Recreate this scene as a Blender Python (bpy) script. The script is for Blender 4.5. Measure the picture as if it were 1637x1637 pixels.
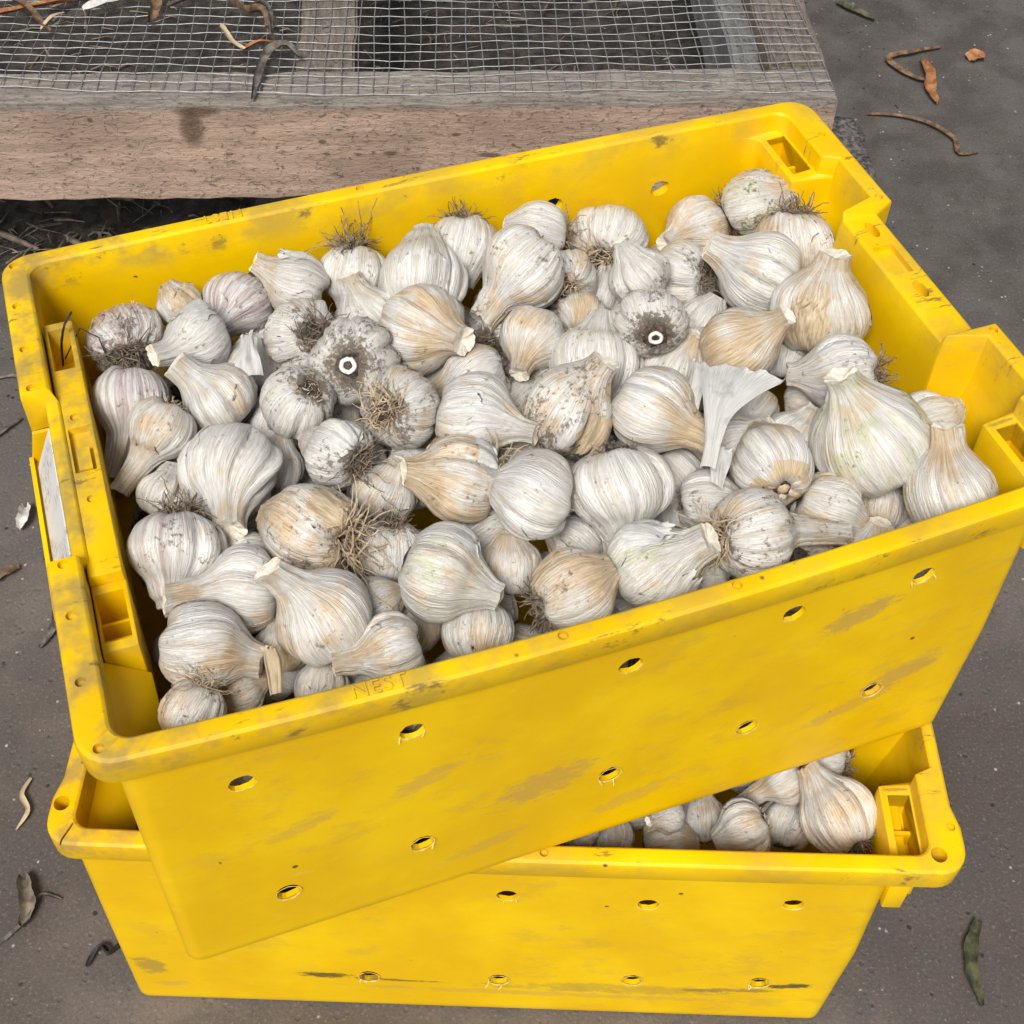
import bpy, bmesh, math, random
import numpy as np
from mathutils import Vector, Matrix

for _o in list(bpy.data.objects): bpy.data.objects.remove(_o)
SC = bpy.context.scene
COL = SC.collection
R = math.radians

# ------------------------------------------------------------ camera
cd = bpy.data.cameras.new('camera'); cam = bpy.data.objects.new('camera', cd); COL.objects.link(cam)
cd.sensor_width = 36; cd.lens = 52.2886; cd.shift_x = 0.028196; cd.shift_y = -0.21431
cd.clip_start = 0.05; cd.clip_end = 100
_p, _r = 0.7460070854, 0.0160126676
_f = Vector((0, math.cos(_p), -math.sin(_p))); _x = Vector((1, 0, 0)); _u = _x.cross(_f)
_x2 = math.cos(_r)*_x + math.sin(_r)*_u; _u2 = -math.sin(_r)*_x + math.cos(_r)*_u
cam.matrix_world = Matrix(((_x2.x, _u2.x, -_f.x, 0), (_x2.y, _u2.y, -_f.y, 0), (_x2.z, _u2.z, -_f.z, 1.36815), (0, 0, 0, 1)))
SC.camera = cam

# ------------------------------------------------------------ world, sun, exposure
SUN_EL, SUN_AZ = 52, 196          # azimuth clockwise from +Y, towards the sun
w = bpy.data.worlds.new('World'); SC.world = w; w.use_nodes = True
nt = w.node_tree; nt.nodes.clear()
sky = nt.nodes.new('ShaderNodeTexSky'); sky.sky_type = 'NISHITA'; sky.sun_disc = False
sky.sun_elevation = R(SUN_EL); sky.sun_rotation = R(SUN_AZ); sky.dust_density = 4; sky.air_density = 1
hs = nt.nodes.new('ShaderNodeHueSaturation'); hs.inputs['Saturation'].default_value = 0.3
bg = nt.nodes.new('ShaderNodeBackground'); bg.inputs['Strength'].default_value = 0.068
wo = nt.nodes.new('ShaderNodeOutputWorld')
nt.links.new(sky.outputs[0], hs.inputs['Color']); nt.links.new(hs.outputs[0], bg.inputs[0]); nt.links.new(bg.outputs[0], wo.inputs[0])
sl = bpy.data.lights.new('sun', 'SUN'); sl.energy = 3.0; sl.angle = R(20); sl.color = (1, .965, .91)
sun = bpy.data.objects.new('sun', sl); COL.objects.link(sun)
_d = Vector((math.sin(R(SUN_AZ))*math.cos(R(SUN_EL)), math.cos(R(SUN_AZ))*math.cos(R(SUN_EL)), math.sin(R(SUN_EL))))
sun.rotation_euler = _d.to_track_quat('Z', 'Y').to_euler(); sun.location = _d*5
SC.cycles.max_bounces = 6; SC.cycles.diffuse_bounces = 3; SC.cycles.glossy_bounces = 2
vs = SC.view_settings
vs.view_transform = 'Standard'; vs.look = 'None'; vs.exposure = 0.24; vs.gamma = 1; vs.use_curve_mapping = False

# ------------------------------------------------------------ node helper
class Mat:
    def __init__(s, name):
        s.m = bpy.data.materials.new(name); s.m.use_nodes = True; s.t = s.m.node_tree; s.t.nodes.clear()
        s.b = s.t.nodes.new('ShaderNodeBsdfPrincipled'); o = s.t.nodes.new('ShaderNodeOutputMaterial')
        s.t.links.new(s.b.outputs[0], o.inputs[0]); s.tc = None
    def n(s, ty, ins=None, **pr):
        k = s.t.nodes.new(ty)
        for a, v in pr.items(): setattr(k, a, v)
        for a, v in (ins or {}).items(): s.set(k.inputs[a], v)
        return k
    def set(s, sock, v):
        if isinstance(v, bpy.types.NodeSocket): s.t.links.new(v, sock)
        else: sock.default_value = v
    def bs(s, **kw):
        for a, v in kw.items(): s.set(s.b.inputs[a.replace('_', ' ')], v)
    def obj(s):
        if not s.tc: s.tc = s.t.nodes.new('ShaderNodeTexCoord')
        return s.tc.outputs['Object']
    def attr(s, nm, out='Vector'): return s.n('ShaderNodeAttribute', attribute_name=nm).outputs[out]
    def vm(s, op, a, b): return s.n('ShaderNodeVectorMath', {0: a, 1: b}, operation=op).outputs[0]
    def ma(s, op, a, b=0.0, c=0.0): return s.n('ShaderNodeMath', {0: a, 1: b, 2: c}, operation=op).outputs[0]
    def noise(s, v, scale, detail=4, rough=.55, dist=0.0): return s.n('ShaderNodeTexNoise', {'Vector': v, 'Scale': scale, 'Detail': detail, 'Roughness': rough, 'Distortion': dist}).outputs[0]
    def vor(s, v, scale, feature='F1', rnd=1.0): return s.n('ShaderNodeTexVoronoi', {'Vector': v, 'Scale': scale, 'Randomness': rnd}, feature=feature).outputs['Distance']
    def rng(s, v, a, b, c=0.0, d=1.0): return s.n('ShaderNodeMapRange', {0: v, 1: a, 2: b, 3: c, 4: d}, interpolation_type='SMOOTHSTEP').outputs[0]
    def mix(s, f, a, b):
        k = s.t.nodes.new('ShaderNodeMix'); k.data_type = 'RGBA'; s.set(k.inputs[0], f)
        for q, v in ((6, a), (7, b)): s.set(k.inputs[q], v if isinstance(v, bpy.types.NodeSocket) else (*v, 1))
        return k.outputs[2]
    def xyz(s, v): return s.n('ShaderNodeSeparateXYZ', {0: v}).outputs
    def bump(s, h, strength=.5, dist=.001, nrm=None):
        k = s.n('ShaderNodeBump', {'Height': h, 'Strength': strength, 'Distance': dist})
        if nrm: s.t.links.new(nrm, k.inputs['Normal'])
        return k.outputs[0]

# ------------------------------------------------------------ materials
def mat_plastic(name, marks):
    m = Mat(name); o = m.obj(); x, y, z = m.xyz(o)
    nb = m.noise(o, 9, 4); nf = m.noise(m.vm('MULTIPLY', o, (1.0, 1.0, 1.7)), 22, 5, .7)
    col = m.mix(m.rng(nb, .35, .7), (.80, .485, .0), (.91, .60, .0))
    # brownish handling film on the walls
    film = m.ma('MULTIPLY', m.rng(nf, .50, .68), m.rng(m.noise(o, 6, 3), .42, .62))
    col = m.mix(m.ma('MULTIPLY', film, .36), col, (.56, .34, .045))
    # pale scuffs
    sc = m.noise(m.vm('MULTIPLY', m.vm('ADD', o, (3.1, 1.7, .4)), (1.0, 1.0, 2.0)), 30, 4, .7)
    col = m.mix(m.ma('MULTIPLY', m.rng(sc, .62, .80), .40), col, (.86, .64, .10))
    # grey grime on the rim and ledges where crates rub
    top = m.rng(z, .262, .292)
    g = m.noise(m.vm('ADD', o, (9, 2, 5)), 17, 4, .68)
    gl = m.ma('MULTIPLY', top, m.rng(g, .43, .64))
    leftness = m.ma('ADD', m.rng(x, .05, -.33, 0, .45), .33)
    col = m.mix(m.ma('MULTIPLY', gl, leftness), col, (.33, .235, .075))
    dk = m.noise(m.vm('MULTIPLY', o, (.8, 3.5, 1)), 26, 5, .75)
    col = m.mix(m.ma('MULTIPLY', m.ma('MULTIPLY', top, m.rng(dk, .59, .68)), .7), col, (.10, .075, .045))
    # dark dots and small nicks
    v = m.vor(o, 46); keep = m.rng(m.noise(o, 31, 2), .60, .64)
    col = m.mix(m.ma('MULTIPLY', m.rng(v, .13, .07), keep), col, (.13, .085, .03))
    # rub marks with a place of their own on the front wall
    fr = m.rng(y, -.18, -.2)
    sn = m.noise(m.vm('MULTIPLY', o, (1, 1, 2.2)), 62, 5, .75)
    for (mx, mz, rx, rz, an, st, cc) in marks:
        dx = m.ma('SUBTRACT', x, mx); dz = m.ma('SUBTRACT', z, mz); ca, sa = math.cos(an), math.sin(an)
        uu = m.ma('DIVIDE', m.ma('ADD', m.ma('MULTIPLY', dx, ca), m.ma('MULTIPLY', dz, sa)), rx)
        vv = m.ma('DIVIDE', m.ma('SUBTRACT', m.ma('MULTIPLY', dz, ca), m.ma('MULTIPLY', dx, sa)), rz)
        rr = m.ma('ADD', m.ma('ADD', m.ma('MULTIPLY', uu, uu), m.ma('MULTIPLY', vv, vv)), m.ma('MULTIPLY', m.ma('SUBTRACT', sn, .5), 3.6))
        col = m.mix(m.ma('MULTIPLY', m.ma('MULTIPLY', m.rng(rr, 1.0, .2), fr), st), col, cc)
    h = m.ma('ADD', m.ma('MULTIPLY', m.noise(o, 700, 3), .5), m.noise(o, 90, 3))
    scr = m.noise(m.vm('MULTIPLY', o, (.35, .35, 4.0)), 140, 3, .6)
    h = m.ma('ADD', h, m.ma('MULTIPLY', m.rng(scr, .62, .7), .8))
    m.bs(Base_Color=col, Roughness=m.rng(g, .3, .7, .38, .58), Normal=m.bump(h, .16, .0008))
    m.b.inputs['Specular IOR Level'].default_value = .3
    return m.m

def mat_skin():
    m = Mat('garlic_skin'); gc = m.attr('gc'); pk = m.n('ShaderNodeAttribute', attribute_name='pk')
    rgb = m.n('ShaderNodeSeparateColor', {0: pk.outputs['Color']}).outputs; dirt = pk.outputs['Alpha']
    gp = m.xyz(m.attr('gp')); o = m.obj()
    fine = m.noise(gc, 26, 5, .6); med = m.noise(gc, 7, 4, .55); thin = m.noise(gc, 60, 3, .5)
    seedv = m.xyz(gc)
    blot = m.noise(m.vm('ADD', o, m.vm('MULTIPLY', m.attr('sd'), (1, 1, 1))), 34, 4, .6)
    blot2 = m.noise(m.vm('ADD', o, m.vm('MULTIPLY', m.attr('sd'), (2.3, 1.7, 3.1))), 48, 5, .62)
    spk = m.noise(m.vm('ADD', o, m.attr('sd')), 260, 5, .7)
    c = m.mix(m.rng(fine, .36, .62), (.58, .56, .525), (.775, .768, .75))
    c = m.mix(m.ma('MULTIPLY', m.rng(med, .44, .66), .6), c, (.60, .55, .45))
    c = m.mix(m.ma('MULTIPLY', m.rng(thin, .59, .67), .42), c, (.42, .36, .28))
    tan = m.rng(m.ma('ADD', m.ma('ADD', blot, m.ma('MULTIPLY', gp[1], .10)), m.ma('MULTIPLY', rgb[0], .34)), .60, .86)
    tc = m.mix(m.rng(fine, .35, .62), (.46, .29, .125), (.68, .51, .30))
    c = m.mix(m.ma('MULTIPLY', tan, .80), c, tc)
    gm = m.rng(m.ma('ADD', blot2, m.ma('MULTIPLY', rgb[1], .42)), .66, .92)
    c = m.mix(m.ma('MULTIPLY', gm, .75), c, (.53, .56, .34))
    pm = m.ma('MULTIPLY', m.rng(m.ma('ADD', med, m.ma('MULTIPLY', rgb[2], .34)), .55, .85), m.rng(rgb[2], .02, .4))
    c = m.mix(m.ma('MULTIPLY', pm, .8), c, (.36, .26, .29))
    halo = m.ma('MULTIPLY', m.rng(gp[0], .12, .75), m.ma('ADD', .25, m.ma('MULTIPLY', dirt, .6)))
    c = m.mix(m.ma('MULTIPLY', halo, m.rng(fine, .30, .62)), c, (.36, .245, .14))
    dm = m.ma('ADD', m.ma('ADD', m.ma('MULTIPLY', spk, 1.0), m.ma('MULTIPLY', blot2, .7)), m.ma('ADD', m.ma('MULTIPLY', dirt, .125), m.ma('MULTIPLY', gp[0], m.ma('ADD', .10, m.ma('MULTIPLY', dirt, .40)))))
    dmk = m.rng(dm, 1.0, 1.16)
    dc = m.mix(m.rng(spk, .4, .65), (.05, .036, .027), (.20, .145, .10))
    c = m.mix(m.ma('MULTIPLY', dmk, .88), c, dc)
    h = m.ma('ADD', m.ma('ADD', m.ma('MULTIPLY', fine, .9), m.ma('MULTIPLY', thin, .45)), m.ma('ADD', m.ma('MULTIPLY', med, 1.1), m.ma('MULTIPLY', dmk, -.35)))
    m.bs(Base_Color=c, Roughness=m.rng(dmk, 0, 1, .29, .9), Normal=m.bump(h, .85, .0019))
    m.b.inputs['Specular IOR Level'].default_value = .6
    return m.m

def mat_paper(name, a, b):
    m = Mat(name); o = m.obj(); uv = m.attr('gc')
    f = m.noise(uv, 30, 4); c = m.mix(m.rng(f, .35, .65), a, b)
    c = m.mix(m.ma('MULTIPLY', m.rng(m.noise(o, 60, 4), .55, .75), .6), c, tuple(q*.62 for q in a))
    m.bs(Base_Color=c, Roughness=.55, Normal=m.bump(f, .5, .001)); return m.m

def mat_simple(name, a, b, scale=80, rough=.8, bump=.4, stretch=(1, 1, 1), dist=.001):
    m = Mat(name); o = m.vm('MULTIPLY', m.obj(), stretch)
    f = m.noise(o, scale, 5, .65)
    m.bs(Base_Color=m.mix(m.rng(f, .35, .68), a, b), Roughness=rough, Normal=m.bump(f, bump, dist)); return m.m

def mat_concrete():
    m = Mat('concrete_floor'); o = m.obj(); x, y, z = m.xyz(o)
    big = m.noise(o, 2.2, 5, .6); mid = m.noise(o, 14, 6, .65); fine = m.noise(o, 300, 5, .75)
    c = m.mix(m.rng(big, .38, .62), (.090, .071, .062), (.172, .143, .126))
    c = m.mix(m.ma('MULTIPLY', m.rng(mid, .42, .62), .7), c, (.085, .078, .074))
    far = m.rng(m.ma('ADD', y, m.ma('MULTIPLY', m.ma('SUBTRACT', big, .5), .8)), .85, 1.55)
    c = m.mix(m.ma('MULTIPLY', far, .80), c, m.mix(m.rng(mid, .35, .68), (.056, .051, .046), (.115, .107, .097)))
    c = m.mix(m.ma('MULTIPLY', m.rng(fine, .54, .70), .6), c, (.30, .265, .235))
    c = m.mix(m.ma('MULTIPLY', m.rng(fine, .46, .34), .55), c, (.042, .036, .032))
    v = m.vor(o, 95); kp = m.rng(m.noise(o, 40, 2), .58, .62)
    c = m.mix(m.ma('MULTIPLY', m.rng(v, .20, .08), kp), c, (.44, .41, .38))
    v2 = m.vor(m.vm('ADD', o, (4.4, 1.2, 0)), 70); kp2 = m.rng(m.noise(m.vm('ADD', o, (7, 7, 0)), 33, 2), .57, .62)
    c = m.mix(m.ma('MULTIPLY', m.rng(v2, .22, .10), kp2), c, (.03, .026, .024))
    h = m.ma('ADD', m.ma('MULTIPLY', fine, .8), m.ma('ADD', mid, m.ma('MULTIPLY', m.rng(v2, .22, .1), -.6)))
    m.bs(Base_Color=c, Roughness=m.rng(mid, .35, .7, .62, .85), Normal=m.bump(h, .55, .0022)); return m.m

def mat_wood(name, along, fresh, weather, knots=()):
    m = Mat(name); o = m.obj(); x, y, z = m.xyz(o)
    st = (.10, 1, 1) if along == 'x' else (1, .10, 1)
    v = m.vm('MULTIPLY', o, st)
    g1 = m.noise(v, 46, 6, .65, .4); g2 = m.noise(v, 150, 5, .7); bl = m.noise(o, 7, 4)
    c = m.mix(m.rng(g1, .35, .66), fresh, tuple(q*1.45 for q in fresh))
    c = m.mix(m.ma('MULTIPLY', m.rng(bl, .42, .66), .6), c, tuple(q*.72 for q in (fresh[0], fresh[1]*1.0, fresh[2]*1.04)))
    wz = m.rng(m.ma('ADD', z, m.ma('MULTIPLY', m.ma('SUBTRACT', m.noise(o, 40, 4), .5), .012)), .331, .3425)
    wc = m.mix(m.rng(g2, .36, .62), weather, tuple(q*2.0 for q in weather))
    c = m.mix(m.ma('MULTIPLY', wz, .86), c, wc)
    # rough sawn tear-out
    t = m.noise(m.vm('MULTIPLY', o, (.45, 1, 1) if along == 'x' else (1, .45, 1)), 190, 6, .75, .8)
    c = m.mix(m.ma('MULTIPLY', m.rng(t, .54, .62), .80), c, tuple(q*.28 for q in fresh))
    t2 = m.noise(m.vm('MULTIPLY', o, (.9, 1, .6)), 120, 6, .75, 1.5)
    c = m.mix(m.ma('MULTIPLY', m.rng(t2, .585, .63), .70), c, tuple(q*.22 for q in fresh))
    for (kx, kz, rx, rz) in knots:
        dx = m.ma('DIVIDE', m.ma('SUBTRACT', x, kx), rx); dz = m.ma('DIVIDE', m.ma('SUBTRACT', z, kz), rz)
        rr = m.ma('ADD', m.ma('ADD', m.ma('MULTIPLY', dx, dx), m.ma('MULTIPLY', dz, dz)), m.ma('MULTIPLY', m.ma('SUBTRACT', t, .5), 2.2))
        c = m.mix(m.ma('MULTIPLY', m.rng(rr, 1.2, .2), .8), c, (.105, .06, .035))
    h = m.ma('ADD', m.ma('MULTIPLY', g2, .6), m.ma('ADD', g1, m.ma('MULTIPLY', t, 1.3)))
    m.bs(Base_Color=c, Roughness=.88, Normal=m.bump(h, .8, .003)); return m.m

BR1 = (.56, .345, .07); GREY = (.26, .20, .06); BLK = (.10, .085, .03)
M = dict(
    yu=mat_plastic('yellow_plastic_worn', [(.165, .215, .035, .016, .35, .75, BR1), (-.06, .112, .045, .022, .3, .7, BR1), (-.145, .17, .03, .012, .4, .5, BR1), (.225, .108, .04, .014, .35, .7, BR1), (.185, .08, .05, .01, .3, .55, BR1), (-.23, .155, .03, .01, .4, .4, BR1), (.02, .05, .05, .012, .25, .4, BR1), (-.1, .045, .04, .01, .25, .4, BR1)]),
    yl=mat_plastic('yellow_plastic_scuffed', [(-.15, .063, .03, .006, -.03, .9, BLK), (-.09, .058, .05, .003, -.03, .7, BLK), (.245, .073, .028, .006, .12, .95, BLK), (.2, .060, .05, .005, .06, .75, GREY), (-.3, .07, .014, .02, .6, .6, GREY), (-.285, .035, .018, .006, .1, .5, BR1), (.05, .04, .2, .006, -.02, .45, BR1), (.1, .055, .12, .012, 0, .4, GREY)]),
    burr=mat_simple('torn_plastic', (.72, .50, .06), (.85, .72, .32), 300, .6, .3),
    skin=mat_skin(),
    paper=mat_paper('papery_skin', (.47, .465, .435), (.64, .635, .61)),
    tanpaper=mat_paper('tan_papery_skin', (.44, .33, .20), (.62, .51, .36)),
    root=mat_simple('dry_roots', (.085, .062, .045), (.33, .26, .195), 160, .9, .2),
    pale_root=mat_simple('pale_roots', (.36, .27, .17), (.58, .48, .34), 160, .9, .2),
    plate=mat_simple('root_plate', (.022, .016, .013), (.12, .088, .066), 230, .95, .9, dist=.002),
    cut=mat_simple('cut_stem', (.68, .60, .46), (.86, .83, .75), 260, .7, .4),
    core=mat_simple('white_core', (.74, .71, .66), (.86, .85, .82), 200, .6, .3),
    dark=mat_simple('dark_hole', (.03, .022, .018), (.07, .05, .04), 200, .95, .4),
    clove=mat_simple('exposed_clove', (.52, .36, .20), (.74, .66, .58), 110, .6, .4),
    orange=mat_simple('orange_skin', (.60, .30, .06), (.75, .52, .2), 150, .6, .4),
    concrete=mat_concrete(),
    soil=mat_simple('dark_soil', (.016, .0135, .0115), (.070, .060, .050), 45, .97, 1.0, dist=.012),
    litter=mat_simple('dry_litter', (.08, .064, .048), (.27, .22, .165), 60, .95, .4),
    stone=mat_simple('rough_block', (.05, .045, .043), (.24, .22, .21), 170, .95, 1.0, dist=.006),
    wfront=mat_wood('rough_sawn_board', 'x', (.40, .29, .225), (.165, .153, .137), ((.247, .312, .016, .030), (.255, .335, .03, .008), (.481, .272, .010, .004), (.40, .29, .006, .004), (.60, .268, .016, .004), (.13, .325, .004, .004), (.56, .30, .007, .003))),
    wside=mat_wood('rough_sawn_rail', 'y', (.25, .185, .135), (.115, .10, .085)),
    wgrey=mat_wood('weathered_plank', 'y', (.20, .195, .19), (.16, .155, .15)),
    wire=mat_simple('galvanised_wire', (.20, .205, .21), (.33, .335, .34), 120, .5, .1),
    leafb=mat_simple('brown_dry_leaf', (.075, .045, .028), (.27, .165, .09), 70, .8, .5),
    leafo=mat_simple('rust_dry_leaf', (.22, .085, .03), (.46, .22, .09), 60, .75, .5),
    leafg=mat_simple('green_dry_leaf', (.03, .035, .016), (.12, .12, .06), 70, .8, .4),
    leafy=mat_simple('grey_dry_leaf', (.05, .045, .04), (.20, .175, .15), 80, .9, .5),
    black=mat_simple('black_scrap', (.008, .008, .009), (.045, .042, .042), 90, .8, .4),
    white=mat_simple('white_scrap', (.52, .50, .46), (.72, .71, .68), 90, .7, .4),
)
M['wire'].node_tree.nodes['Principled BSDF'].inputs['Metallic'].default_value = .25
def mat_card():
    m = Mat('printed_card'); o = m.obj(); x, y, z = m.xyz(o)
    ln = m.noise(m.vm('MULTIPLY', o, (1, .5, 4)), 260, 3, .6)
    c = m.mix(m.rng(ln, .52, .60, 0, .75), (.74, .74, .73), (.16, .16, .17))
    ed = m.rng(m.noise(o, 30, 3), .5, .6)
    m.bs(Base_Color=m.mix(ed, (.76, .76, .75), c), Roughness=.4); return m.m
M['card'] = mat_card()

# ------------------------------------------------------------ mesh helpers
def mesh_obj(name, V, F, mat, parent=None, smooth=True, sharp=None):
    me = bpy.data.meshes.new(name); me.from_pydata([tuple(map(float, v)) for v in V], [], [tuple(map(int, f)) for f in F]); me.update()
    if smooth:
        me.shade_smooth()
        if sharp: me.set_sharp_from_angle(angle=R(sharp))
    if mat: me.materials.append(mat)
    o = bpy.data.objects.new(name, me); COL.objects.link(o)
    if parent: o.parent = parent
    return o
def empty(name, loc=(0, 0, 0), rz=0.0):
    o = bpy.data.objects.new(name, None); COL.objects.link(o); o.location = loc; o.rotation_euler = (0, 0, rz); o.empty_display_size = .03
    return o
def tag(o, label, cat, group=None, kind=None):
    if label: o['label'] = label
    if cat: o['category'] = cat
    if group: o['group'] = group
    if kind: o['kind'] = kind
    return o
def attr_vec(me, name, A):
    a = me.attributes.new(name, 'FLOAT_VECTOR', 'POINT'); a.data.foreach_set('vector', np.asarray(A, np.float32).ravel())
def attr_col(me, name, A):
    a = me.attributes.new(name, 'FLOAT_COLOR', 'POINT'); a.data.foreach_set('color', np.asarray(A, np.float32).ravel())
class MB:
    def __init__(s): s.V = []; s.F = []
    def add(s, V, F):
        b = len(s.V); s.V += [tuple(v) for v in V]; s.F += [tuple(i+b for i in f) for f in F]; return s
    def box(s, a, b, top=None):
        (x0, y0, z0), (x1, y1, z1) = a, b; t = top or (x0, y0, x1, y1)
        return s.add([(x0, y0, z0), (x1, y0, z0), (x1, y1, z0), (x0, y1, z0), (t[0], t[1], z1), (t[2], t[1], z1), (t[2], t[3], z1), (t[0], t[3], z1)],
                     [(3, 2, 1, 0), (4, 5, 6, 7), (0, 1, 5, 4), (1, 2, 6, 5), (2, 3, 7, 6), (3, 0, 4, 7)])
    def cyl(s, c, d, r, h, n=16, ry=None, jit=0, rg=None):
        d = Vector(d).normalized(); q = d.to_track_quat('Z', 'Y'); V = []; ry = ry or r
        for k in (0, 1):
            for i in range(n):
                a = 2*math.pi*i/n; j = 1+(rg.uniform(-jit, jit) if rg else 0)
                V.append(tuple(Vector(c)+q @ Vector((r*j*math.cos(a), ry*j*math.sin(a), h*(k-.5)))))
        F = [tuple(range(n-1, -1, -1)), tuple(range(n, 2*n))]+[(i, (i+1) % n, n+(i+1) % n, n+i) for i in range(n)]
        return s.add(V, F)
    def tube(s, P, r, n=4):
        P = [Vector(p) for p in P]; m = len(P); rs = r if hasattr(r, '__len__') else [r]*m; V = []
        for i, p in enumerate(P):
            t = (P[min(i+1, m-1)]-P[max(i-1, 0)])
            t = t.normalized() if t.length > 1e-9 else Vector((0, 0, 1))
            q = t.to_track_quat('Z', 'Y')
            for k in range(n):
                a = 2*math.pi*k/n; V.append(tuple(p+q @ Vector((rs[i]*math.cos(a), rs[i]*math.sin(a), 0))))
        F = [(i*n+k, i*n+(k+1) % n, (i+1)*n+(k+1) % n, (i+1)*n+k) for i in range(m-1) for k in range(n)]
        F += [tuple(range(n-1, -1, -1)), tuple((m-1)*n+k for k in range(n))]
        return s.add(V, F)
    def build(s, name, mat, parent=None, smooth=True, sharp=35): return mesh_obj(name, s.V, s.F, mat, parent, smooth, sharp)
def boolean(o, cutter, op='DIFFERENCE', bevel=0):
    md = o.modifiers.new('b', 'BOOLEAN'); md.operation = op; md.solver = 'FAST'; md.object = cutter
    dg = bpy.context.evaluated_depsgraph_get(); me = bpy.data.meshes.new_from_object(o.evaluated_get(dg))
    o.modifiers.clear(); old = o.data; o.data = me; bpy.data.meshes.remove(old)
    cm = cutter.data; bpy.data.objects.remove(cutter); bpy.data.meshes.remove(cm)
def bevel(o, wd, ang=35, seg=2):
    md = o.modifiers.new('v', 'BEVEL'); md.width = wd; md.segments = seg; md.limit_method = 'ANGLE'; md.angle_limit = R(ang); md.harden_normals = False
    dg = bpy.context.evaluated_depsgraph_get(); me = bpy.data.meshes.new_from_object(o.evaluated_get(dg))
    o.modifiers.clear(); old = o.data; nm = old.name; o.data = me; bpy.data.meshes.remove(old)
def finish(o, ang=32):
    o.data.shade_smooth(); o.data.set_sharp_from_angle(angle=R(ang))

# ------------------------------------------------------------ setting: floor and soil
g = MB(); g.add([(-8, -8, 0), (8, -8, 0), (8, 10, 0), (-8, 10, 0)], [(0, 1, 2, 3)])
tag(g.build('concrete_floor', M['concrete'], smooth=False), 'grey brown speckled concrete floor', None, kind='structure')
def soil():
    nx, ny = 150, 110; x0, x1, y0, y1 = -1.9, .47, 1.50, 3.2; rs = np.random.default_rng(5)
    xs = np.linspace(x0, x1, nx); ys = np.linspace(y0, y1, ny); X, Y = np.meshgrid(xs, ys)
    Z = np.zeros_like(X)
    for k in range(26):
        f = rs.uniform(8, 70); a = rs.uniform(0, 6.28); Z += np.sin((X*math.cos(a)+Y*math.sin(a))*f+rs.uniform(0, 6))*.05/f
    e = np.minimum(np.minimum((X-x0)*9, (x1-X)*9), np.minimum((Y-y0)*9, (y1-Y)*9)); e = np.clip(e, 0, 1)
    Z = .004+e*(.012+Z); Y = Y+(1-e)*.02*np.sin(X*21)
    V = np.stack([X, Y, Z], -1).reshape(-1, 3); F = [(j*nx+i, j*nx+i+1, (j+1)*nx+i+1, (j+1)*nx+i) for j in range(ny-1) for i in range(nx-1)]
    return tag(mesh_obj('soil_bed', V, F, M['soil']), 'dark bare soil under the wooden rack', None, kind='structure')
soil()

# ------------------------------------------------------------ crates
HT = .3008
YS = [-.190, -.172, -.150, -.146, -.140, -.11, -.086, -.0765, -.0735, -.05, -.02, .02, .05, .0735, .0765, .086, .11, .140, .146, .150, .172, .190]
XS = list(np.linspace(-.30, .262, 33))
def lerp_tab(y, T):
    y = abs(y)
    for (a, va), (b, vb) in zip(T, T[1:]):
        if y <= b: return va+(vb-va)*max(0, (y-a))/(b-a)
    return T[-1][1]
def plan_loop(xl, xr, yf, yb, r, z, nc=6):
    """xl, xr: x at the ends as functions of y; z as function of (side, y)"""
    P = []
    fx = lambda f, y: f(y) if callable(f) else f
    fz = lambda sd, y: z(sd, y) if callable(z) else z
    for x in XS: P.append((x, yf, fz('f', 0)))
    c = (fx(xr, -.2)-r, yf+r)
    for k in range(nc+1): a = -math.pi/2+math.pi/2*k/nc; P.append((c[0]+r*math.cos(a), c[1]+r*math.sin(a), fz('f', 0)))
    for y in YS: P.append((fx(xr, y), y, fz('r', y)))
    c = (fx(xr, .2)-r, yb-r)
    for k in range(nc+1): a = math.pi/2*k/nc; P.append((c[0]+r*math.cos(a), c[1]+r*math.sin(a), fz('f', 0)))
    for x in XS[::-1]: P.append((x, yb, fz('f', 0)))
    c = (fx(xl, .2)+r, yb-r)
    for k in range(nc+1): a = math.pi/2+math.pi/2*k/nc; P.append((c[0]+r*math.cos(a), c[1]+r*math.sin(a), fz('f', 0)))
    for y in YS[::-1]: P.append((fx(xl, y), y, fz('l', y)))
    c = (fx(xl, -.2)+r, yf+r)
    for k in range(nc+1): a = math.pi+math.pi/2*k/nc; P.append((c[0]+r*math.cos(a), c[1]+r*math.sin(a), fz('f', 0)))
    return P
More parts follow.
